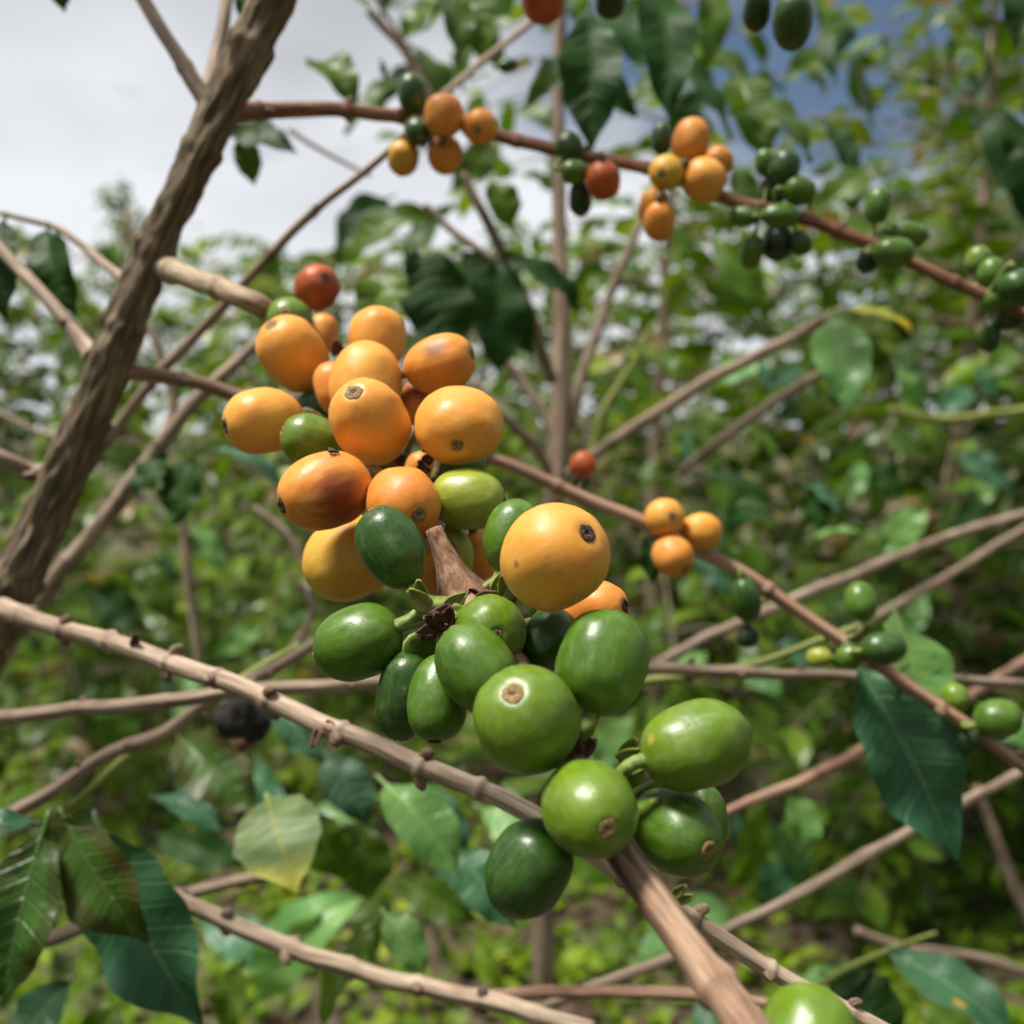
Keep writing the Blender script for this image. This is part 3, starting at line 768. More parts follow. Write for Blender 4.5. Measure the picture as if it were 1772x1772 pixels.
tw3 = stem('branch', [(75, 1425, .30), (150, 1372, .305), (230, 1300, .31), (330, 1235, .312), (440, 1160, .32), (520, 1115, .33)], [.0012, .0013, .0014, .0015, .0012, .001], M['greentwig'], tree, n=8, rough=0.03, seed=15.0)
tw4 = stem('branch', [(250, 1530, .30), (360, 1582, .285), (500, 1640, .28), (650, 1688, .275), (790, 1720, .27), (900, 1748, .265), (1030, 1785, .26)], [.0024, .0025, .0026, .0026, .0025, .0025, .0024], M['branch'], tree, n=10, rough=0.06, nodes=(0.022, 0.3, 0.002), seed=16.0, knobs=True)
tw5 = stem('branch', [(840, 1722, .30), (1000, 1715, .305), (1190, 1722, .31), (1330, 1735, .315)], [.0018, .0019, .0018, .0016], M['pinktwig'], tree, n=8, rough=0.05, nodes=(0.04, 0.2, 0.002), seed=17.0)
tw6 = stem('branch', [(-60, 1660, .33), (60, 1630, .33), (180, 1590, .335), (330, 1545, .34), (480, 1510, .345)], [.0028, .0027, .0025, .0022, .002], M['twig'], tree, n=8, rough=0.06, seed=18.0)

for k_, (pp_, rr_) in enumerate([
    ([(640, -20, .5), (690, 60, .5), (735, 130, .5)], .0012), ([(500, 225, .52), (560, 262, .52), (640, 305, .52)], .0014), ([(270, 590, .5), (250, 560, .5), (235, 500, .5)], .0013),
    ([(0, 1130, .5), (40, 1060, .5), (90, 960, .5), (110, 900, .5)], .002), ([(440, 880, .6), (490, 920, .6), (530, 985, .6)], .0026), ([(520, 1010, .45), (540, 1060, .45), (500, 1130, .45)], .0018),
    ([(350, 1180, .7), (325, 1000, .7), (315, 880, .7)], .0035), ([(-30, 700, .6), (60, 745, .6), (150, 770, .6)], .0018)]):
    stem('branch', pp_, [rr_, rr_ * .9, rr_ * .8, rr_ * .7][:len(pp_)], M['twig'], tree, segs=8, n=8, rough=0.08, seed=70.0 + k_)

# ------------------------------------------------------------------ second coffee tree, behind, a bare forked stem
t2b = Vector((at(955, 1500, .66).x, at(955, 1500, .66).y, 0.0))
tree2 = empty('coffee_tree', t2b)
tag(tree2, 'second coffee tree with a bare pale upright stem behind the fruit bunch', 'tree')
P, R = catmull([t2b, at(940, 1560, .655), at(952, 1100, .645), at(958, 900, .64), at(968, 780, .64), at(972, 600, .64), at(968, 380, .645), at(966, 150, .65), at(975, -80, .65)], [.009, .008, .0074, .0070, .0072, .0062, .0048, .0042, .0035], 10)
R, _ = add_nodes(P, R, 0.06, 0.12, 0.005)
v, f, uv = tube_data(P, R, 12, 0.1, 3, 150)
link('trunk', v, f, M['greystem'], tree2, origin=t2b, uv=uv)
T2B = [
 ([(962, 835, .64), (930, 780, .63), (880, 728, .62), (820, 660, .62)], [.004, .0034, .003, .0026], 'greystem'),
 ([(968, 770, .64), (930, 700, .64), (875, 622, .64)], [.0036, .0034, .003], 'twig'),
 ([(985, 740, .645), (1010, 640, .66), (1045, 540, .67), (1085, 440, .68), (1120, 360, .69)], [.0045, .0038, .0036, .0034, .003], 'twig'),
 ([(1005, 830, .62), (1030, 770, .62), (1050, 700, .62), (1098, 625, .63), (1130, 560, .64)], [.003, .0032, .0028, .0022, .0018], 'greentwig'),
 ([(985, 820, .62), (1030, 787, .60), (1120, 725, .58), (1210, 668, .565), (1300, 622, .55), (1395, 570, .54), (1460, 535, .53)], [.0036, .0036, .0036, .0036, .0034, .0032, .0026], 'twig'),
 ([(1180, 815, .72), (1230, 775, .70), (1320, 710, .68), (1410, 652, .66), (1500, 600, .64)], [.003, .0034, .0036, .003, .0024], 'twig'),
 ([(800, 300, .50), (840, 375, .50), (885, 470, .51), (925, 560, .52), (955, 660, .55)], [.0022, .0028, .003, .003, .003], 'greystem'),
 ([(735, 355, .52), (790, 405, .52), (860, 455, .52)], [.0018, .002, .0022], 'twig'),
 ([(765, 165, .40), (830, 110, .42), (900, 55, .45), (960, 5, .48)], [.0014, .0016, .0017, .0017], 'twig'),
 ([(640, 20, .62), (690, 75, .62), (735, 150, .62), (770, 220, .62)], [.003, .003, .0028, .0025], 'greystem'),
]
t2 = []
for i, (px_, rd, mt) in enumerate(T2B):
    t2.append(stem('branch', px_, rd, M[mt], tree2, segs=9, n=8, rough=0.07, nodes=(0.07, 0.2, 0.004), seed=20 + i))

# third coffee tree at right, long slanting twigs
t3b = Vector((at(2050, 1500, .8).x, at(2050, 1500, .8).y, 0.0))
tree3 = empty('coffee_tree', t3b)
tag(tree3, 'coffee tree beyond the right edge sending long slanting dry twigs into view', 'tree')
P, R = catmull([t3b, at(2040, 1300, .8), at(2050, 900, .8), at(2040, 500, .82), at(2040, 0, .85)], [.011, .01, .009, .008, .006], 8)
v, f, uv = tube_data(P, R, 10, 0.1, 4, 150)
link('trunk', v, f, M['greystem'], tree3, origin=t3b, uv=uv)
T3B = [
 ([(2040, 800, .8), (1900, 860, .72), (1760, 895, .66), (1640, 930, .62), (1500, 985, .58), (1370, 1038, .56), (1240, 1095, .54), (1110, 1165, .53)], [.005, .0042, .0036, .0034, .0033, .003, .003, .0028], 'twig'),
 ([(2045, 830, .8), (1880, 860, .74), (1740, 935, .7), (1600, 1020, .67), (1500, 1075, .65), (1440, 1120, .64)], [.004, .0036, .0032, .003, .0028, .002], 'twig'),
 ([(2040, 1180, .8), (1900, 1260, .6), (1760, 1340, .46), (1590, 1430, .40), (1400, 1535, .36), (1190, 1642, .34), (1010, 1715, .34), (900, 1760, .34)], [.004, .003, .0024, .0022, .0021, .002, .0018, .0015], 'twig'),
 ([(1960, 1060, .8), (1800, 1130, .62), (1660, 1215, .5), (1505, 1292, .44), (1385, 1352, .42), (1285, 1392, .41), (1190, 1440, .41)], [.004, .0032, .0026, .0025, .0024, .002, .0018], 'pinktwig'),
 ([(1110, 1180, .36), (1200, 1168, .36), (1300, 1150, .36), (1420, 1108, .36), (1480, 1085, .36)], [.0016, .0017, .0016, .0014, .0012], 'greentwig'),
 ([(1380, 1745, .36), (1440, 1690, .36), (1530, 1648, .37), (1620, 1615, .38)], [.0012, .0013, .0013, .001], 'greentwig'),
 ([(1480, 1610, .62), (1560, 1640, .62), (1680, 1655, .62), (1800, 1690, .62)], [.003, .0032, .0034, .0034], 'greystem'),
 ([(1690, 1360, .6), (1720, 1440, .6), (1760, 1540, .6), (1800, 1640, .6)], [.003, .0032, .0034, .0034], 'greystem'),
 ([(1540, 708, .85), (1600, 722, .85), (1680, 722, .85), (1800, 705, .85)], [.003, .004, .004, .004], 'greentwig'),
]
t3 = []
for i, (px_, rd, mt) in enumerate(T3B):
    t3.append(stem('branch', px_, rd, M[mt], tree3, segs=9, n=8, rough=0.07, nodes=(0.05, 0.22, 0.003), seed=40 + i))

# ------------------------------------------------------------------ coffee cherries
COL = {
 'o':  dict(base=(0.74, 0.352, 0.060), deep=(0.69, 0.265, 0.030), hi=(0.79, 0.43, 0.10), specks=0.5, streak=0.3),
 'o2': dict(base=(0.71, 0.275, 0.042), deep=(0.63, 0.200, 0.026), hi=(0.76, 0.37, 0.09), specks=0.6, streak=0.3),
 'y':  dict(base=(0.62, 0.36, 0.040), deep=(0.56, 0.27, 0.030), hi=(0.72, 0.48, 0.10), specks=0.5),
 'ro': dict(base=(0.42, 0.085, 0.016), deep=(0.30, 0.045, 0.012), hi=(0.55, 0.16, 0.04), specks=0.3),
 'yg': dict(base=(0.29, 0.33, 0.028), deep=(0.20, 0.26, 0.020), hi=(0.42, 0.44, 0.07), specks=0.5),
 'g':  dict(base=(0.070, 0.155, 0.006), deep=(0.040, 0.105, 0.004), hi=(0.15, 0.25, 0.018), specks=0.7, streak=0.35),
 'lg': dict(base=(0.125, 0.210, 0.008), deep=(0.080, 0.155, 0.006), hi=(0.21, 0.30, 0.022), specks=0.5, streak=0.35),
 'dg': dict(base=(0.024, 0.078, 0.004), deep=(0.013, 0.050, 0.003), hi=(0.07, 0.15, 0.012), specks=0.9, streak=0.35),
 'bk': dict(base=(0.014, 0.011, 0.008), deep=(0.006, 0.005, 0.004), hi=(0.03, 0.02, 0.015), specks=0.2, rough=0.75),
 'vd': dict(base=(0.012, 0.040, 0.005), deep=(0.006, 0.020, 0.003), hi=(0.03, 0.07, 0.01), specks=0.2),  # very dark green: shade on these cherries put into the skin colour
 'wine': dict(base=(0.17, 0.055, 0.05), deep=(0.10, 0.03, 0.03), hi=(0.22, 0.08, 0.07), specks=0.2),
}
BR = (0.16, 0.035, 0.012); BRP = (0.20, 0.075, 0.055)
# px, py, depth, half width px, length/width, navel dx, navel dy, navel side (+1 faces us), skin, label, extra
CH = [
 (548, 498, .262, 38, 1.15, 15, -19, 1, 'ro', 'red orange cherry topping the bunch with a dark navel', {'dark': 1}),
 (500, 557, .252, 42, 1.15, -5, -15, 1, 'lg', 'pale green cherry half hidden under the red one', {}),
 (557, 577, .256, 28, 1.30, 10, -32, -1, 'o2', 'small orange cherry tucked below the red one', {}),
 (509, 614, .222, 56, 1.32, -38, -53, 1, 'o', 'upright oval yellow cherry with its scar at the upper left', {}),
 (653, 588, .226, 50, 1.18, 8, -56, -1, 'o', 'plain yellow cherry at the top centre of the bunch', {}),
 (634, 664, .203, 62, 1.22, 6, -62, -1, 'o', 'yellow cherry directly behind the front cherry with the ringed scar', {}),
 (640, 730, .181, 67, 1.27, -27, -51, 1, 'o', 'front yellow cherry with a pale ringed scar on top', {'ring': 1}),
 (577, 672, .214, 33, 1.45, -6, -44, -1, 'o2', 'orange cherry showing as a sliver left of the stacked yellow ones', {}),
 (760, 630, .206, 49, 1.34, 58, -19, 1, 'o2', 'orange cherry at the upper right with a grey bruise on top', {'blot': [(-8, -28, 26, BRP, .75)]}),
 (724, 694, .208, 32, 1.35, 4, -38, -1, 'o2', 'bruised purplish orange cherry squeezed between yellow ones', {'blot': [(-2, -22, 44, (0.24, .07, .05), .95)]}),
 (794, 738, .181, 65, 1.10, -4, 33, 1, 'o', 'broad yellow cherry at the right with a small scar below its middle', {'wide': 1.20, 'nav': .72}),
 (456, 728, .200, 57, 1.24, -66, 10, 1, 'o', 'yellow cherry at the far left end of the bunch', {'dark': 1}),
 (541, 763, .190, 45, 1.25, -52, -16, 1, 'lg', 'green cherry wedged between yellow ones at the left', {}),
 (563, 849, .172, 66, 1.28, -75, 27, 1, 'o2', 'orange cherry with a dark red blotch and a fly on top', {'dark': 1, 'blot': [(22, 20, 62, (.22, .03, .008), .95), (4, 0, 7, (.08, .01, .01), 1), (10, -6, 32, (.30, .06, .03), .8), (30, 46, 60, (.26, .03, .008), .9)]}),
 (699, 872, .172, 63, 1.12, 26, 19, 1, 'o2', 'orange cherry with a ringed brown scar facing right', {'ring': 1}),
 (809, 864, .176, 53, 1.26, 66, 5, 1, 'yg', 'yellow green cherry lying on its side under the broad yellow one', {'dark': 1, 'nav': .7}),
 (727, 812, .196, 27, 1.20, -5, 25, -1, 'o2', 'orange cherry glimpsed in the dark gap mid bunch', {}),
 (793, 797, .198, 36, 1.40, 45, 8, -1, 'g', 'green cherry peeping out below the broad yellow one', {}),
 (545, 702, .222, 26, 1.20, -20, -10, -1, 'dg', 'dark green cherry deep in the gap on the left', {}),
 (604, 967, .186, 72, 1.14, -66, 36, -1, 'y', 'large dull yellow cherry below the blotched one', {}),
 (678, 948, .158, 55, 1.42, -36, -64, -1, 'dg', 'dark green cherry hanging on a stalk before the yellow ones', {}),
 (743, 995, .180, 36, 1.25, -8, 36, -1, 'o2', 'orange cherry seen behind the dry brown sheath', {}),
 (790, 962, .180, 30, 1.60, 6, 44, -1, 'yg', 'narrow yellowish green cherry right of the dry sheath', {}),
 (828, 962, .184, 40, 1.10, 10, 40, -1, 'o2', 'orange cherry behind the gap left of the biggest yellow cherry', {}),
 (886, 926, .164, 49, 1.35, 22, -60, -1, 'g', 'green cherry pressed against the biggest yellow cherry', {}),
 (958, 965, .142, 90, 1.10, 58, -43, 1, 'o', 'biggest round yellow cherry with a crusty scar at the upper right', {'dark': 1, 'blot': [(-68, 12, 9, BRP, .8)], 'nav': .8}),
 (1028, 1056, .156, 52, 1.22, 54, -8, 1, 'o2', 'orange cherry half hidden under the biggest yellow one', {'dark': 1, 'ring': 1}),
 (619, 1112, .152, 64, 1.24, -70, 26, -1, 'g', 'green cherry on a short stalk at the left of the green bunch', {}),
 (847, 1091, .148, 62, 1.12, 14, 8, 1, 'lg', 'round green cherry under the dry sheath facing the viewer', {'nav': .6}),
 (950, 1108, .152, 48, 1.25, 30, -48, -1, 'dg', 'shiny dark green cherry in the shade of the biggest yellow one', {}),
 (1043, 1145, .136, 79, 1.20, 22, -88, -1, 'g', 'large smooth green cherry at the right of the green bunch', {}),
 (823, 1154, .141, 66, 1.26, -42, -58, -1, 'g', 'green cherry at the centre of the green bunch with a soft sheen', {}),
 (699, 1204, .150, 48, 1.65, -8, 78, -1, 'dg', 'speckled dark green cherry at the lower left of the green bunch', {}),
 (758, 1208, .145, 52, 1.48, -6, 76, 1, 'g', 'long green cherry with a dark tip pointing down', {'dark': 1}),
 (911, 1245, .130, 91, 1.08, -23, -43, 1, 'lg', 'big round lime green cherry with its scar near the top', {'nav': .85}),
 (1021, 1401, .122, 81, 1.22, 29, 31, 1, 'lg', 'front green cherry with a brown scar pointing down at the viewer', {'nav': .85}),
 (1205, 1289, .128, 75, 1.33, 92, -28, -1, 'lg', 'long green cherry at the far right with a short yellow scratch', {'blot': [(-66, -8, 13, (.45, .36, .08), .8)]}),
 (1164, 1437, .130, 68, 1.45, 60, 32, 1, 'g', 'green cherry with a thin tan ridge line at the lower right', {'blot': [(-10, -48, 10, (.36, .30, .09), .7), (22, -34, 9, (.36, .30, .09), .7), (-34, -54, 9, (.36, .30, .09), .6)]}),
 (1221, 1412, .140, 38, 1.55, 6, 56, -1, 'g', 'green cherry showing as a crescent behind the ridged one', {}),
 (914, 1504, .128, 71, 1.23, -46, 70, -1, 'dg', 'lowest dark green cherry hanging left of the stem', {}),
 (1400, 1806, .108, 86, 1.15, 20, -60, -1, 'lg', 'out of focus green cherry at the bottom edge', {}),
 (742, 1108, .162, 36, 1.20, 0, 30, -1, 'lg', 'pale green cherry behind the dried red bracts', {}),
]
TB = [  # cherries on the top branch
 (713, 162, .302, 25, 1.36, 0, -32, -1, 'dg', 'upright dark green cherry above the leftmost top bunch'),
 (723, 228, .300, 24, 1.10, 4, 10, 1, 'dg', 'dark green cherry on the branch left of the orange ones'),
 (698, 274, .302, 27, 1.14, -6, 28, -1, 'y', 'olive yellow cherry hanging lowest at left of the top branch'),
 (768, 200, .298, 34, 1.10, 4, -36, -1, 'o2', 'largest orange cherry of the leftmost top bunch'),
 (832, 219, .296, 30, 1.08, -6, 6, 1, 'o2', 'orange cherry at right end of the leftmost top bunch'),
 (770, 268, .304, 30, 1.12, 0, 32, -1, 'o2', 'orange cherry hanging under the leftmost top bunch'),
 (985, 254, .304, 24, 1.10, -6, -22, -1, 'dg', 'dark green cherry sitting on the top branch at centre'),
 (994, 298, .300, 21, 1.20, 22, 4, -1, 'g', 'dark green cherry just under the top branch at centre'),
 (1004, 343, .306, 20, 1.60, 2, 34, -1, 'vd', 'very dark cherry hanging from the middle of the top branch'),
 (1044, 312, .296, 30, 1.14, 4, 34, -1, 'ro', 'single red orange cherry under the middle of the top branch'),
 (1145, 239, .306, 19, 1.45, 0, -27, -1, 'dg', 'dark green cherry left of the tall red orange one'),
 (1196, 243, .298, 33, 1.18, 6, -38, -1, 'o2', 'tall red orange cherry above the second top bunch'),
 (1241, 281, .306, 26, 1.08, 20, -18, -1, 'o2', 'orange cherry at the back of the second top bunch'),
 (1218, 311, .296, 37, 1.05, 26, 20, -1, 'o', 'big orange cherry at the front of the second top bunch'),
 (1153, 298, .294, 30, 1.10, -8, 2, 1, 'y', 'yellow cherry with a small scar in the second top bunch'),
 (1129, 358, .304, 24, 1.40, -6, 33, -1, 'o', 'pale orange cherry behind the lowest one of the second bunch'),
 (1141, 383, .296, 27, 1.28, 2, 34, -1, 'o2', 'lowest orange cherry of the second top bunch'),
 (1324, 282, .304, 18, 1.35, -4, -24, -1, 'g', 'small green cherry atop the third top bunch'),
 (1358, 289, .300, 27, 1.12, 6, -28, -1, 'dg', 'dark green cherry atop the third top bunch'),
 (1384, 330, .296, 24, 1.20, 27, 2, -1, 'g', 'green cherry at the right of the third top bunch'),
 (1286, 375, .300, 18, 1.50, -26, 0, -1, 'g', 'flat lying green cherry at left under the third bunch'),
 (1350, 373, .296, 21, 1.60, 34, 0, -1, 'g', 'wide lying green cherry below the third top bunch'),
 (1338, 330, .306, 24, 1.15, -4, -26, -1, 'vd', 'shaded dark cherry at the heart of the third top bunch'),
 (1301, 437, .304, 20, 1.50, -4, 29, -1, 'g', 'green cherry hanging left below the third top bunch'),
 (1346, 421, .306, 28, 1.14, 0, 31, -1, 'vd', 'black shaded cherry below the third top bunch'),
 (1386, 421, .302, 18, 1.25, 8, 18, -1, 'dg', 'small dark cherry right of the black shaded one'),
 (1519, 356, .300, 22, 1.45, 2, -31, -1, 'g', 'upright green cherry on the fourth top bunch'),
 (1572, 406, .302, 22, 1.60, 34, 4, -1, 'g', 'green cherry lying behind the fourth top bunch'),
 (1547, 437, .294, 26, 1.38, 35, 0, -1, 'g', 'green cherry at the front of the fourth top bunch'),
 (1502, 451, .304, 20, 1.10, -8, 18, -1, 'vd', 'shaded cherry at lower left of the fourth top bunch'),
 (1693, 452, .306, 22, 1.20, 0, -24, -1, 'lg', 'pale green cherry at upper left of the right edge bunch'),
 (1716, 472, .298, 23, 1.18, 0, -26, -1, 'g', 'green cherry in the middle of the right edge bunch'),
 (1760, 500, .292, 31, 1.12, 10, 30, -1, 'dg', 'dark cherry touching the right edge of the picture'),
 (1724, 518, .294, 23, 1.12, -24, 4, -1, 'g', 'green cherry on the stem of the right edge bunch'),
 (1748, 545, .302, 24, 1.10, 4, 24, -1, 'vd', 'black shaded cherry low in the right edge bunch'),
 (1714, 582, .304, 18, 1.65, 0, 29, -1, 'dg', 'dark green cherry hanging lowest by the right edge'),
]
UB = [  # hanging into the frame from above
 (940, 0, .290, 38, 1.05, 0, 30, -1, 'ro', 'red orange cherry cut by the top edge of the picture'),
 (1056, 2, .290, 27, 1.10, 0, 24, -1, 'vd', 'dark cherry cut by the top edge right of the red one'),
 (1310, 16, .280, 24, 1.55, 0, 37, -1, 'vd', 'left one of two dark cherries hanging against the blue sky'),
 (1372, 37, .276, 34, 1.42, 4, 48, -1, 'dg', 'bigger right one of two dark cherries hanging against the blue sky'),
 (880, 113, .42, 12, 1.60, 17, -3, -1, 'dg', 'tiny dark green fruit in front of the upper white sky'),
]
MB = [  # cherries on the middle branch and lower ones
 (1150, 896, .286, 34, 1.06, 14, -2, 1, 'o', 'top one of three yellow cherries on the right branch'),
 (1213, 920, .290, 32, 1.14, 34, 2, -1, 'o', 'right one of three yellow cherries on the right branch'),
 (1164, 962, .284, 35, 1.08, 22, 24, 1, 'o2', 'lowest of three yellow cherries on the right branch'),
 (1009, 803, .300, 23, 1.05, 2, -22, -1, 'ro', 'small red cherry beside the bare forked stem'),
 (1005, 832, .303, 15, 1.20, -8, 12, -1, 'vd', 'very dark cherry under the small red one with shade in its skin colour'),
 (1290, 1037, .286, 26, 1.52, 6, 39, -1, 'dg', 'dark green cherry hanging below the right branch node'),
 (1294, 1101, .288, 19, 1.05, 0, 18, -1, 'vd', 'very dark cherry below the hanging green one with shade in its skin colour'),
 (1489, 1041, .284, 27, 1.35, -2, -36, -1, 'g', 'upright green cherry on the right branch'),
 (1529, 1122, .278, 29, 1.36, 38, -4, -1, 'dg', 'dark green cherry lying on the right branch'),
 (1470, 1136, .280, 22, 1.10, -22, 8, -1, 'g', 'round green cherry under the right branch'),
 (1418, 1138, .30, 18, 1.25, -22, 0, -1, 'yg', 'lime yellow cherry left of the green ones on the right branch'),
 (1727, 1244, .278, 34, 1.20, 36, -10, -1, 'g', 'green cherry near the right edge on the right branch'),
 (1677, 1284, .284, 20, 1.05, -4, 19, -1, 'vd', 'dark shaded cherry under the branch near the right edge'),
 (1653, 1207, .292, 23, 1.10, -6, -24, -1, 'lg', 'pale green cherry above the branch near the right edge'),
 (408, 1242, .34, 34, 1.14, -26, 30, -1, 'bk', 'shrivelled black cherry under the lower left branch', {'lump': .30}),
 (438, 1250, .345, 27, 1.25, 18, 30, -1, 'bk', 'smaller shrivelled black cherry right of the bigger black one', {'lump': .30}),
 (424, 1286, .355, 14, 1.20, 18, -2, -1, 'wine', 'dark red dried cherry beneath the shrivelled black one', {'lump': .3}),
 (1594, 901, .85, 20, 1.15, -20, 8, -1, 'wine', 'blurred wine red cherry among the leaves at right'),
]

def view_frame(p):
    z = (CAM - p).normalized()
    x = (RIGHT - z * RIGHT.dot(z)).normalized()
    return x, z.cross(x), z

def solve(rec):
    px, py, d, q, k, nx_, ny_, sd_ = rec[:8]
    p = at(px, py, d)
    x, y, z = view_frame(p)
    ux, uy = nx_ / (k * q), -ny_ / (k * q)
    n_ = math.hypot(ux, uy)
    if sd_ < 0 and n_ > 0.01: ux, uy, n_ = ux / n_ * .965, uy / n_ * .965, .965
    if n_ > 0.985: ux, uy = ux / n_ * 0.985, uy / n_ * 0.985
    uz = sd_ * math.sqrt(max(0, 1 - ux * ux - uy * uy))
    return p, (x * ux + y * uy + z * uz).normalized(), q * d / F

SPH = np.array([[math.sin(t) * math.cos(f_), math.sin(t) * math.sin(f_), math.cos(t)] for t in np.linspace(0.15, 3.0, 9) for f_ in np.linspace(0, 6.283, 14, endpoint=False)])
def relax(recs, iters=40):
    """push overlapping fruit apart along the line of sight (nearer stays nearer)"""
    D = [r[2] for r in recs]
    for _ in range(iters):
        moved = False
        E = []
        for r, d in zip(recs, D):
            p, u, b_ = solve((r[0], r[1], d) + tuple(r[3:8]))
            E.append((np.array(p), np.array(u), b_, b_ * r[4]))
        for i in range(len(recs)):
            pi, ui, bi, ai = E[i]
            for j in range(i + 1, len(recs)):
                pj, uj, bj, aj = E[j]
                if np.linalg.norm(pi - pj) > ai + aj: continue
                dv = pj - pi; L = np.linalg.norm(dv); dv /= L
                hi = math.sqrt(bi * bi + (ai * ai - bi * bi) * float(dv @ ui) ** 2)
                hj = math.sqrt(bj * bj + (aj * aj - bj * bj) * float(dv @ uj) ** 2)
                gap = L - 0.97 * (hi + hj)
                if gap < 0:
                    s = float(min(0.0012, -gap * 0.5 + 0.0001))
                    if D[i] <= D[j]: D[i] -= s; D[j] += s
                    else: D[i] += s; D[j] -= s
                    moved = True
        if not moved: break
    return [float(d_) for d_ in D]

def pole_l(seed, lump, z):
    q = Vector((0, 0, z))
    return 1 + lump * mnoise.noise(q * 1.6 + Vector((seed, seed * 2, 0))) + lump * 0.3 * mnoise.noise(q * 4 + Vector((seed, 0, seed)))

def cherry_mesh(a, b, nu, nv, wide=1.0, seed=0.0, lump=0.045):
    verts, faces = [], []
    for i in range(nv + 1):
        t = math.pi * i / nv
        z = math.cos(t); r = math.sin(t)
        r = r * (1 + 0.045 * math.sin(2 * t) ** 2)                 # a little boxy, like two beans inside
        zz = z * a
        zz -= a * 0.085 * math.exp(-(t / 0.19) ** 2)                # dip at the navel
        r_ = r * b * (1 + 0.07 * math.sin(seed * 3.7) * z)           # one end blunter than the other
        if i in (0, nv):
            verts.append((0, 0, zz * (1 + (pole_l(seed, lump, z) - 1) * 0.5))); continue
        for j in range(nu):
            f_ = 2 * math.pi * j / nu
            q = Vector((r * math.cos(f_), r * math.sin(f_), z))
            l = 1 + lump * mnoise.noise(q * 1.6 + Vector((seed, seed * 2, 0))) + lump * 0.3 * mnoise.noise(q * 4 + Vector((seed, 0, seed)))
            l *= 1 - 0.012 * math.exp(-(math.cos(f_) / 0.16) ** 2) * r   # faint seam between the two halves
            verts.append((r_ * math.cos(f_) * l * wide, r_ * math.sin(f_) * l, zz * (1 + (l - 1) * 0.5)))
    top, bot = 0, len(verts) - 1
    for j in range(nu):
        faces.append((top, 1 + j, 1 + (j + 1) % nu))
        k = 1 + (nv - 2) * nu
        faces.append((bot, k + (j + 1) % nu, k + j))
    for i in range(nv - 2):
        for j in range(nu):
            a0 = 1 + i * nu + j; b0 = 1 + i * nu + (j + 1) % nu
            faces.append((a0, a0 + nu, b0 + nu, b0))
    return verts, faces

def navel_mesh(a, b, size, ring, seed, lump=0.045):
    """scar disc: pale outer ring, groove, raised crusty inner rim and a pit"""
    rr = random.Random(seed)
    R0 = 0.235 * b * size
    prof = [(0.0, -.26), (.18, -.22), (.34, .08), (.48, .10), (.60, .02), (.72, .02), (.86, .05 if ring else .01), (1.0, -.16)]
    n = 20; verts, faces = [], []
    for (pr, ph) in prof:
        for j in range(n):
            f_ = 2 * math.pi * j / n
            w_ = 1 + 0.26 * mnoise.noise(Vector((math.cos(f_) * 1.7, math.sin(f_) * 1.7, seed + pr)))
            r = R0 * pr * w_
            t = math.asin(min(1, r / b))
            z = a * math.cos(t) - a * 0.045 * math.exp(-(t / 0.16) ** 2) + R0 * ph * 0.55 + 0.00005
            z += R0 * 0.10 * rr.uniform(-1, 1) * (1 if pr < .9 else 0)
            verts.append((r * math.cos(f_), r * math.sin(f_), z * (1 + (pole_l(seed * 1.3, lump, 1.0) - 1) * 0.5)))
    for i in range(len(prof) - 1):
        for j in range(n):
            faces.append((i * n + j, (i + 1) * n + j, (i + 1) * n + (j + 1) % n, i * n + (j + 1) % n))
    return verts, faces

bgmats = {k: cherry_mat('skin_' + k, **v, seed=i * 0.7, scale=0.006) for i, (k, v) in enumerate(COL.items())}

def nearest(P, p):
    return min(P, key=lambda q: (q - p).length)

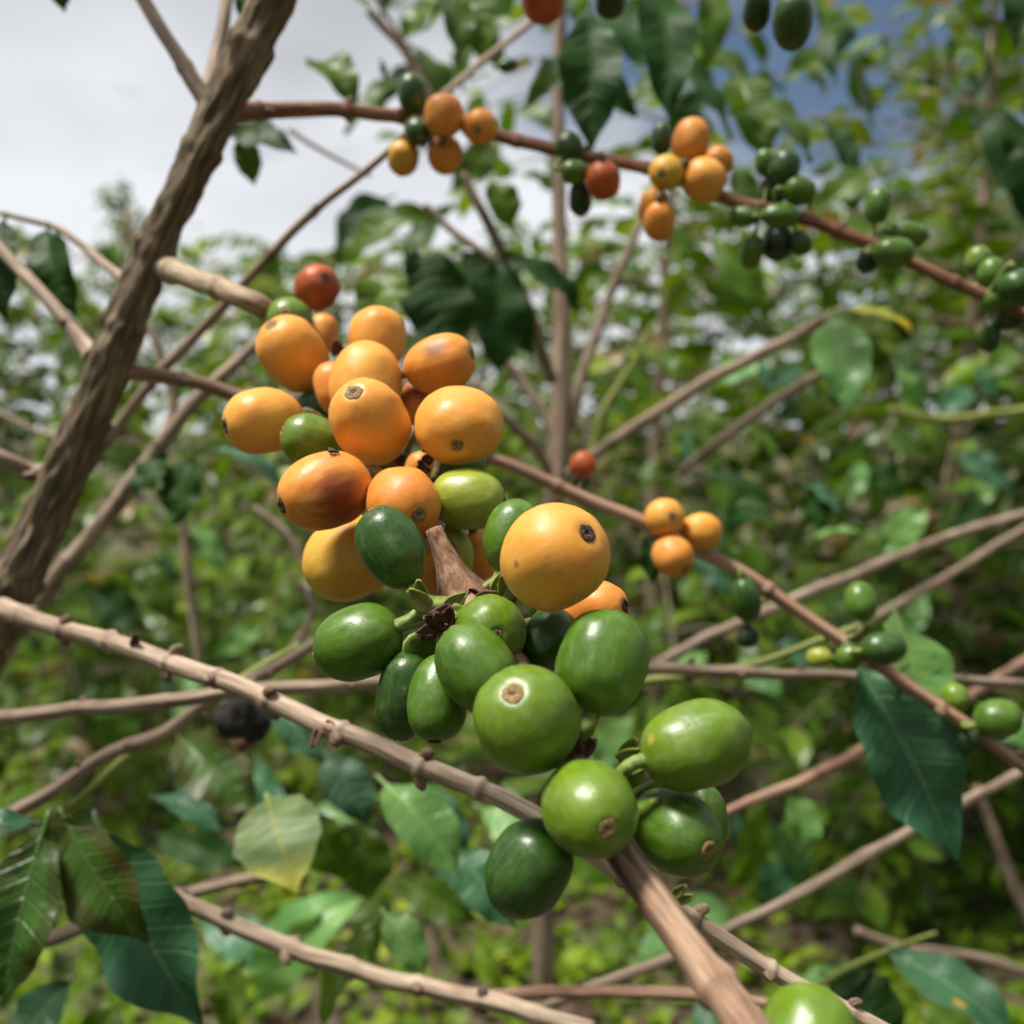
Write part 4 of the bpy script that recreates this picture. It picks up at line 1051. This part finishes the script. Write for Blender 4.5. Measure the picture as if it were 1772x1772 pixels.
def build_cherry(rec, d, path, fine, idx, group):
    px, py, _, q, k, nx_, ny_, sd_, ck, label = rec[:10]
    ex = rec[10] if len(rec) > 10 else {}
    p, u, b_ = solve((px, py, d, q, k, nx_, ny_, sd_))
    a_ = b_ * k
    x, y, z = view_frame(p)
    if ex.get('wide'):
        yy = u.cross(x).normalized(); xx = yy.cross(u)
    else:
        ang = (idx * 2.4) % 3.14
        s0 = u.orthogonal().normalized(); t0 = u.cross(s0)
        xx = s0 * math.cos(ang) + t0 * math.sin(ang); yy = u.cross(xx)
    rot = Matrix((xx, yy, u)).transposed()
    if fine:
        v, f = cherry_mesh(a_, b_, 56, 40, ex.get('wide', 1.0), idx * 1.3)
        bl = []
        for (ox, oy, rad, bc, am) in ex.get('blot', ()):
            vx, vy = ox / (q * 1.08), -oy / (q * 1.08)
            vz = math.sqrt(max(0.02, 1 - vx * vx - vy * vy))
            ld = rot.inverted() @ (x * vx + y * vy + z * vz)
            s_ = 1 / math.sqrt((ld.x / b_) ** 2 + (ld.y / b_) ** 2 + (ld.z / a_) ** 2)
            bl.append((tuple(ld * s_), rad * d / F, bc, am))
        mat = cherry_mat('skin_%s' % ck, **COL[ck], seed=idx * 0.37, blot=bl, scale=b_)
    else:
        v, f = cherry_mesh(a_, b_, 28, 18, 1.0, idx * 1.3, ex.get('lump', 0.04))
        mat = bgmats[ck]
    o = link('coffee_cherry', v, f, mat)
    o.location = p; o.rotation_mode = 'QUATERNION'; o.rotation_quaternion = rot.to_quaternion()
    tag(o, label, 'cherry', group)
    def child(name, v, f, m):
        me = bpy.data.meshes.new(name); me.from_pydata(v, [], f); me.materials.append(m)
        me.polygons.foreach_set('use_smooth', [True] * len(me.polygons))
        c_ = bpy.data.objects.new(name, me); col.objects.link(c_); c_.parent = o
    nv_, nf = navel_mesh(a_, b_, ex.get('nav', 1.0), ex.get('ring'), idx, 0.045 if fine else ex.get('lump', 0.04))
    child('navel', nv_, nf, M['navel_dark'] if ex.get('dark') else M['navel'])
    # stalk from the stem end towards the branch
    base = p - u * a_ * 0.96
    tgt = nearest(path, base) if path else base - u * 0.006
    if (tgt - base).length > 0.016: tgt = base + (tgt - base).normalized() * 0.016
    inv = rot.inverted()
    pts = [inv @ (base + u * a_ * 0.10 - p), inv @ (base - u * 0.0022 - p), inv @ (base.lerp(tgt, 0.55) - u * 0.0015 - p), inv @ (tgt - p)]
    Pk, Rk = catmull(pts, [b_ * .20, b_ * .17, b_ * .16, b_ * .19], 4)
    sv, sf, _ = tube_data(Pk, Rk, 8, 0.12, idx, 900)
    child('stalk', sv, sf, M['stalk'] if ck in ('g', 'lg', 'dg', 'yg') else M['stalk_brown'])
    return o

# stalk pedicel hanging the upper edge fruit: a branch of the near tree above the frame
upb = stem('branch', [(500, -60, .27), (700, -70, .285), (930, -62, .295), (1150, -58, .29), (1330, -70, .285), (1500, -90, .28)], [.003, .0024, .0022, .002, .002, .0018], M['redtwig'], tree, n=8, rough=0.06, seed=60.0)
idx = 0
for recs, path, fine, grp in ((CH, o_paths[main.name], True, 'cherries of the large bunch'), (TB, o_paths[topb.name], False, 'cherries on the top branch'),
                              (UB, o_paths[upb.name], False, 'cherries at the top edge'), (MB, o_paths[midb.name], False, 'cherries on the right branch')):
    D = relax(recs)
    for rec, d in zip(recs, D):
        pth = path
        if recs is MB and rec[1] > 1240 and rec[0] < 500: pth = o_paths[lowb.name]
        if recs is MB and rec[2] > .5: pth = None
        ob = build_cherry(rec, d, pth, fine, idx, grp)
        if 'fly on top' in rec[9]: FLYON = (ob, rec, d)
        idx += 1


# ------------------------------------------------------------------ small parts on the main branch
def frame_at(P, p):
    i = min(range(len(P)), key=lambda k: (P[k] - p).length)
    return P[i], (P[min(i + 1, len(P) - 1)] - P[max(i - 1, 0)]).normalized()

MP = o_paths[main.name]
# dry flared sheath (old stipule) round the branch
p0, p1 = at(750, 915, .1650), at(803, 1043, .1625)
tg = (p1 - p0).normalized(); s_ = tg.orthogonal().normalized(); u_ = tg.cross(s_)
verts, faces, uv = [], [], []
ns, nl = 32, 14
for i in range(nl + 1):
    t = i / nl
    r = 0.0014 + 0.0011 * t + 0.0027 * t ** 2.6
    for j in range(ns + 1):
        a = 2 * math.pi * (j % ns) / ns
        rag = mnoise.noise(Vector((math.cos(a) * 2.5, math.sin(a) * 2.5, 4))) * 0.0034 * t ** 3
        rr_ = r * (1 + 0.22 * mnoise.noise(Vector((math.cos(a) * 3, math.sin(a) * 3, t * 1.2))) + 0.05 * math.sin(a * 7 + t * 2) * t)
        verts.append(p0 + (p1 - p0) * t + tg * rag + (s_ * math.cos(a) + u_ * math.sin(a)) * rr_); uv.append((j / ns, t * 0.014))
for i in range(nl):
    for j in range(ns):
        w = ns + 1
        faces.append((i * w + j, i * w + j + 1, (i + 1) * w + j + 1, (i + 1) * w + j))
sh = link('dry_sheath', verts, faces, M['sheath'], main, origin=p0, uv=uv)
sh['label'] = 'dry brown flared sheath round the branch'
md = sh.modifiers.new('thickness', 'SOLIDIFY'); md.thickness = 0.0003

def bract(px, py, d, ang, ln, wd, mat):
    """a small curled dry bract"""
    b0 = at(px, py, d); x, y, z = view_frame(b0)
    dr = (x * math.cos(ang) - y * math.sin(ang) + z * rnd.uniform(-.2, .7)).normalized()
    sd = dr.cross(z).normalized(); nn = sd.cross(dr)
    verts, faces, uv = [], [], []
    for i in range(7):
        t = i / 6
        w = wd * math.sin(math.pi * (0.15 + 0.85 * t) ** 0.8) * (1 - t * .3) + wd * .08
        c_ = b0 + dr * ln * t + nn * ln * 0.35 * t * t
        for j in range(5):
            q = j / 2 - 1
            verts.append(c_ + sd * w * q + nn * wd * 0.6 * q * q + nn * wd * .15 * rnd.uniform(-1, 1)); uv.append((j / 4, t * .004))
    for i in range(6):
        for j in range(4): faces.append((i * 5 + j, i * 5 + j + 1, (i + 1) * 5 + j + 1, (i + 1) * 5 + j))
    o_ = link('bract', verts, faces, mat, main, origin=b0, uv=uv)
    md = o_.modifiers.new('thickness', 'SOLIDIFY'); md.thickness = 0.00035
for (px, py, d, a, l, w, m) in [
    (764, 1086, .150, 2.9, .0042, .0012, 'bract'), (766, 1080, .149, 4.1, .0034, .0011, 'bract'), (770, 1092, .149, 1.8, .0030, .0010, 'bract'),
    (760, 1078, .150, 3.5, .0036, .0009, 'bract'), (772, 1078, .149, 5.0, .0030, .0010, 'bract'), (752, 1090, .151, 2.5, .0030, .0008, 'bract'),
    (740, 1052, .152, 3.9, .0040, .0014, 'greentwig'), (728, 1040, .153, 4.6, .0036, .0012, 'greentwig'), (776, 1052, .153, 5.6, .0036, .0012, 'greentwig'),
    (858, 1024, .152, 5.1, .0040, .0010, 'greentwig'), (866, 1020, .151, 5.6, .0036, .0009, 'greentwig'), (874, 1030, .150, 4.6, .0036, .0009, 'greentwig'),
    (1000, 1306, .132, 4.4, .0030, .0011, 'bract'), (1008, 1300, .133, 5.6, .0026, .0009, 'bract'),
    (1072, 1318, .132, 5.8, .0040, .0010, 'greentwig'), (1082, 1330, .131, 6.1, .0038, .0009, 'greentwig'), (1078, 1308, .133, 5.4, .0036, .0008, 'greentwig'),
    (792, 1052, .153, 2.2, .0034, .0012, 'greentwig'), (806, 1056, .152, 1.2, .0034, .0012, 'greentwig'), (818, 1046, .152, 0.2, .0036, .0013, 'greentwig'), (830, 1040, .152, 5.9, .0036, .0012, 'bract'),
    (786, 1058, .152, 3.0, .0036, .0012, 'bract'), (800, 1048, .1515, 1.8, .0030, .0014, 'greentwig'), (778, 1066, .151, 2.2, .0034, .0011, 'bract'), (812, 1062, .152, 2.6, .0030, .0012, 'greentwig'),
    (722, 806, .186, 0.4, .0034, .0011, 'bract'), (734, 800, .186, 5.6, .0030, .0009, 'bract'), (700, 798, .188, 3.4, .0034, .0010, 'bract'),
    (585, 614, .222, 4.6, .0040, .0013, 'bract'), (592, 618, .222, 5.6, .0036, .0012, 'bract'),
    (552, 1262, .213, 1.9, .0040, .0009, 'bract'), (562, 1252, .213, 0.5, .0034, .0010, 'bract'),
    (232, 1118, .24, 4.8, .004, .001, 'bract'), (1165, 1552, .194, 5.6, .004, .0009, 'greentwig'), (1172, 1560, .194, 6.0, .0036, .0008, 'greentwig'),
]:
    bract(px, py, d, a, l, w, M[m])
# green peduncle knot from which the loose stalks grow
for pts, r in (([(780, 1050, .155), (735, 1055, .153), (705, 1074, .152), (686, 1084, .152)], [.0016, .0012, .0010, .0011]), ([(770, 1048, .156), (740, 1042, .155), (722, 1028, .156), (712, 1010, .157)], [.0016, .0012, .0011, .0012])):
    stem('fruit_spur', pts, r, M['stalk'], main, segs=10, n=6, rough=0.2, freq=900, seed=r[0] * 1e4)

# ------------------------------------------------------------------ the fly on the blotched cherry
flo, frec, fd = FLYON
fp = at(577, 787, fd); x, y, z = view_frame(fp)
c0 = flo.location
# drop to the skin of the fruit
nrm = (fp - c0).normalized() + z * 0.40; nrm.normalize()
M['fly'] = plain_noise_mat('fly_body', (0.008, 0.007, 0.006), (0.05, 0.04, 0.035), 3000, 0.4)
M['flywing'] = plain_noise_mat('fly_wing', (0.06, 0.05, 0.045), (0.16, 0.14, 0.12), 2500, 0.3)
b3 = frec[3] * fd / F
ax_ = flo.rotation_quaternion @ Vector((0, 0, 1))
rad = 1 / math.sqrt((nrm.dot(ax_) / (b3 * frec[4])) ** 2 + (1 - nrm.dot(ax_) ** 2) / b3 ** 2)
surf = c0 + nrm * rad
fly = empty('fly', surf)
tag(fly, 'tiny dark fly sitting on the blotched orange cherry', 'fly')
fx = (x * 0.8 + y * 0.35); fx = (fx - nrm * fx.dot(nrm)).normalized(); fy = nrm.cross(fx)
def blob(name, c_, rx, ry, rz, m):
    v, f = cherry_mesh(1, 1, 12, 8)
    link(name, [c_ + fx * (p[0] * rx) + fy * (p[1] * ry) + nrm * (p[2] * rz) for p in v], f, m, fly, origin=c_)
ms = 0.00042
blob('abdomen', surf + nrm * ms * 1.5 - fx * ms * 1.4, ms * 1.5, ms * .8, ms * .75, M['fly'])
blob('thorax', surf + nrm * ms * 1.8 + fx * ms * .5, ms * .95, ms * .8, ms * .8, M['fly'])
blob('head', surf + nrm * ms * 1.7 + fx * ms * 1.7, ms * .5, ms * .65, ms * .6, M['fly'])
for s in (-1, 1):
    for k_ in range(3):
        r0 = surf + nrm * ms * 1.4 + fx * ms * (1.0 - .6 * k_) + fy * s * ms * .5
        r1_ = r0 + fy * s * ms * 1.3 + fx * ms * (.9 - .9 * k_) + nrm * ms * .5
        r2_ = r1_ + fy * s * ms * 1.0 + fx * ms * (.5 - .6 * k_) - nrm * ms * 2.0
        v, f, _ = tube_data([r0, r1_, r2_], [ms * .11, ms * .1, ms * .07], 5)
        link('leg', v, f, M['fly'], fly, origin=r0)
    w0 = surf + nrm * ms * 2.5 + fx * ms * .3
    wv = [w0, w0 - fx * ms * 1.5 + fy * s * ms * .3, w0 - fx * ms * 3.2 + fy * s * ms * .6, w0 - fx * ms * 3.0 + fy * s * ms * 1.2, w0 - fx * ms * 1.4 + fy * s * ms * 1.1 + nrm * ms * .15]
    link('wing', wv, [(0, 1, 4), (1, 2, 3, 4)], M['flywing'], fly, origin=w0)

# ------------------------------------------------------------------ leaves one can tell apart
LEAVES = [
 # parent, base, tip, width px, material, kwargs
 (lb1, (8, 380, .325), (8, 560, .315), 78, 'leaf_dark', {}),
 (lb3, (82, 395, .335), (132, 550, .325), 78, 'leaf_dark', {'hint': (-.2, .3, .9)}),
 (upsb, (402, 232, .42), (515, 268, .40), 62, 'leaf_dark', {'hint': (0, .35, .9)}),
 (upsb, (418, 240, .42), (440, 322, .42), 46, 'leaf', {'hint': (.2, .2, .9)}),
 (upsb, (430, -20, .34), (415, 30, .34), 26, 'leaf_dark', {}),
 (uplb, (100, -60, .33), (112, 22, .33), 46, 'leaf_dark', {}),
 (t2[9], (538, 112, .50), (622, 190, .48), 70, 'leaf', {'hint': (.2, .4, .85), 'bow': .2}),
 (t2[9], (560, -10, .50), (640, 18, .48), 46, 'leaf', {'hint': (.1, .7, .5)}),
 (t2[9], (770, -20, .45), (795, 112, .43), 62, 'leaf', {'hint': (.3, .3, .8)}),
 (t2[9], (850, -20, .46), (735, 52, .45), 46, 'leaf', {'hint': (.3, .6, .6)}),
 (t2[9], (660, 105, .5), (668, 142, .5), 12, 'leaf_dark', {}),
 (t2[8], (960, 100, .50), (905, 190, .48), 40, 'leaf', {'hint': (.6, .4, .6)}),
 (t2[8], (1022, 22, .40), (1024, 262, .39), 108, 'leaf_dark', {'hint': (-.1, .1, .98), 'bow': .06}),
 (t2[8], (1135, -40, .40), (1158, 205, .38), 100, 'leaf_dark', {'hint': (.1, .1, .98), 'bow': .06}),
 (t2[8], (1228, -25, .55), (1220, 125, .53), 60, 'leaf', {'hint': (.2, .2, .9)}),
 (t2[8], (1262, 195, .52), (1400, 285, .48), 84, 'leaf', {'hint': (.1, .8, .5), 'bow': .2}),
 (t2[8], (1300, 180, .54), (1330, 260, .52), 60, 'leaf', {'hint': (.1, .4, .8)}),
 (t2[8], (1488, 95, .60), (1530, 238, .58), 52, 'leaf', {'hint': (.8, .2, .5), 'bow': -.1}),
 (t2[8], (1425, 62, .60), (1492, 52, .58), 24, 'leaf', {'hint': (0, .8, .3)}),
 (t2[8], (1480, 50, .60), (1440, 100, .58), 20, 'leaf_dark', {'hint': (.5, .5, .4)}),
 (t3[8], (1790, -40, .45), (1755, 92, .43), 100, 'leaf_dark', {'hint': (-.2, .2, .9)}),
 (t3[8], (1800, 215, .5), (1735, 285, .5), 62, 'leaf_dark', {}),
 (t3[8], (1680, 55, .75), (1640, 120, .74), 50, 'leaf', {}),
 (t2[7], (600, 372, .45), (705, 376, .43), 26, 'leaf_dark', {'hint': (0, .95, .15), 'bow': .14}),
 (t2[6], (722, 438, .47), (792, 628, .46), 124, 'leaf_dark', {'hint': (.1, .2, .95), 'bow': .08}),
 (t2[6], (856, 455, .48), (862, 650, .47), 100, 'leaf_dark', {'hint': (.3, .0, .9), 'bow': .06}),
 (t2[6], (690, 462, .44), (640, 570, .43), 90, 'leaf', {'hint': (-.2, .3, .9)}),
 (t2[6], (872, 440, .49), (1005, 545, .50), 66, 'leaf_dark', {'hint': (-.3, .7, .6)}),
 (t2[6], (800, 440, .50), (925, 620, .50), 92, 'leaf_dark', {'hint': (.2, .1, .9)}),
 (t2[6], (850, 310, .55), (885, 400, .55), 60, 'leaf', {}),
 (t2[4], (1440, 545, .53), (1468, 715, .50), 100, 'leaf_light', {'hint': (-.2, .35, .9), 'bow': .1}),
 (t2[4], (1470, 540, .53), (1578, 578, .52), 40, 'leaf_yellow', {'hint': (0, .8, .5), 'bow': .16}),
 (t2[3], (1110, 610, .63), (1180, 660, .6), 50, 'leaf', {'hint': (0, .7, .6)}),
 (st2, (335, 795, .42), (308, 908, .41), 82, 'leaf_dark', {'hint': (-.2, .2, .9)}),
 (st2, (290, 790, .42), (235, 862, .41), 60, 'leaf_dark', {'hint': (-.2, .3, .9)}),
 (st2, (375, 778, .44), (490, 850, .43), 46, 'leaf_teal', {'hint': (0, .9, .4), 'bow': .15}),
 (tw4, (463, 1382, .325), (514, 1545, .30), 152, 'leaf_pale', {'hint': (0, .62, .78), 'bow': .13, 'fold': .12, 'pillow': .03, 'wave': .07}),
 (tw4, (662, 1352, .34), (800, 1520, .32), 104, 'leaf_light', {'hint': (.3, .5, .8), 'bow': .1, 'pillow': .09}),
 (tw4, (785, 1470, .36), (890, 1605, .35), 100, 'leaf_teal', {'hint': (.2, .5, .8)}),
 (tw4, (665, 1580, .36), (738, 1690, .35), 70, 'leaf_light', {'hint': (.3, .4, .8)}),
 (tw4, (655, 1590, .37), (555, 1790, .36), 58, 'leaf', {'hint': (-.5, .4, .7)}),
 (tw4, (560, 1300, .40), (640, 1430, .39), 82, 'leaf_teal', {'hint': (.1, .6, .8)}),
 (tw4, (470, 1225, .38), (560, 1320, .37), 70, 'leaf_teal', {'hint': (.1, .7, .7)}),
 (tw4, (310, 1275, .42), (450, 1410, .40), 110, 'leaf_olive', {'hint': (.2, .4, .9)}),
 (tw4, (540, 1400, .42), (600, 1520, .42), 90, 'leaf', {'hint': (-.2, .3, .9)}),
 (tw4, (620, 1420, .44), (640, 1560, .44), 90, 'leaf', {'hint': (.2, .3, .9)}),
 (tw4, (270, 1380, .45), (390, 1440, .44), 60, 'leaf_teal', {'hint': (0, .9, .4)}),
 (tw3, (78, 1428, .262), (2, 1745, .25), 128, 'leaf_rib', {'hint': (.15, .25, .95), 'bow': .07, 'pillow': .075}),
 (tw3, (112, 1415, .268), (258, 1632, .262), 128, 'leaf_olive', {'hint': (-.15, .3, .93), 'bow': .08}),
 (tw3, (172, 1432, .285), (352, 1772, .272), 175, 'leaf_teal', {'hint': (-.2, .35, .92), 'bow': .08}),
 (tw3, (62, 1425, .27), (-70, 1455, .26), 56, 'leaf_teal', {'hint': (0, .9, .4)}),
 (tw6, (120, 1700, .36), (20, 1830, .35), 90, 'leaf_teal', {}),
 (tw6, (200, 1740, .37), (160, 1860, .36), 90, 'leaf', {}),
 (tw6, (420, 1660, .40), (400, 1800, .40), 70, 'leaf', {'hint': (-.3, .4, .8)}),
 (midb, (1480, 1148, .30), (1656, 1492, .285), 172, 'leaf_teal', {'hint': (.05, .35, .93), 'bow': .07}),
 (midb, (1548, 1058, .312), (1588, 1288, .296), 140, 'leaf_light', {'hint': (.25, .3, .9), 'bow': .1, 'pillow': .09}),
 (t3[5], (1540, 1652, .37), (1760, 1800, .34), 100, 'leaf_teal', {'hint': (.1, .7, .7)}),
 (t3[5], (1430, 1690, .37), (1560, 1800, .36), 110, 'leaf_dark', {'hint': (.1, .5, .8)}),
 (t3[3], (1372, 1362, .42), (1388, 1490, .41), 64, 'leaf_light', {'hint': (.2, .3, .9)}),
 (t3[3], (1300, 1250, .46), (1390, 1400, .46), 40, 'leaf', {'hint': (.6, .5, .5)}),
 (t3[1], (1600, 880, .7), (1520, 960, .7), 60, 'leaf_light', {}),
 (t3[0], (1400, 850, .62), (1418, 925, .61), 52, 'leaf_dark', {'hint': (0, .2, .9)}),
 (t3[0], (1390, 840, .62), (1460, 895, .61), 44, 'leaf_teal', {'hint': (0, .9, .4)}),
 (t3[0], (1200, 820, .60), (1340, 885, .58), 46, 'leaf_dark', {'hint': (0, .8, .5), 'bow': .15}),
 (t3[0], (1260, 875, .60), (1345, 915, .58), 34, 'leaf_light', {'hint': (0, .9, .4), 'bow': .12}),
 (t3[0], (1400, 935, .60), (1490, 925, .58), 36, 'leaf_light', {'hint': (0, .9, .4)}),
 (t3[0], (1500, 800, .66), (1560, 870, .65), 56, 'leaf_dark', {}),
 (midb, (1122, 925, .32), (1128, 1012, .315), 46, 'leaf_dark', {'hint': (.2, .1, .95)}),
]
for (par, b0, t0, w, m, kw) in LEAVES:
    leaf(par, b0, t0, w, M[m], **kw)

# further single leaves hanging from the trees behind, larger than the blurred mass
rl = random.Random(77)
def random_leaves(parents, n, xr, yr, dr_, mats):
    for _ in range(n):
        x0, y0, d0 = rl.uniform(*xr), rl.uniform(*yr), rl.uniform(*dr_)
        ln = rl.uniform(.07, .12) * F / d0
        an = rl.uniform(.3, 2.8)
        par = min(parents, key=lambda o_: min((q - at(x0, y0, d0)).length for q in o_paths[o_.name]))
        leaf(par, (x0, y0, d0), (x0 + math.cos(an) * ln * .75, y0 + math.sin(an) * ln * .75, d0 - rl.uniform(-.02, .05)), ln * rl.uniform(.28, .42), M[rl.choice(mats)], hint=(rl.uniform(-.5, .5), rl.uniform(.2, .9), rl.uniform(.3, .9)), bow=rl.uniform(.05, .18))
random_leaves(t3, 34, (1080, 1800), (560, 1250), (.95, 1.7), ['leaf', 'leaf', 'leaf_light', 'leaf_dark', 'leaf_teal'])
random_leaves(t3, 16, (1250, 1800), (1300, 1772), (.6, 1.2), ['leaf', 'leaf_light', 'leaf_teal', 'leaf_dark'])
random_leaves([st2, dg, tw1, tw2], 26, (-20, 620), (700, 1200), (1.0, 1.8), ['leaf', 'leaf', 'leaf_light', 'leaf_dark'])
random_leaves([tw4, tw6], 16, (250, 1000), (1250, 1600), (.5, .9), ['leaf', 'leaf_teal', 'leaf_dark', 'leaf_light'])
random_leaves(t2, 16, (640, 1300), (-40, 420), (.7, 1.3), ['leaf', 'leaf_dark', 'leaf'])
random_leaves(t2, 14, (1130, 1720), (-60, 300), (.6, 1.0), ['leaf', 'leaf_dark', 'leaf'])
random_leaves(t2, 8, (640, 1000), (-80, 120), (.6, .9), ['leaf', 'leaf_dark'])
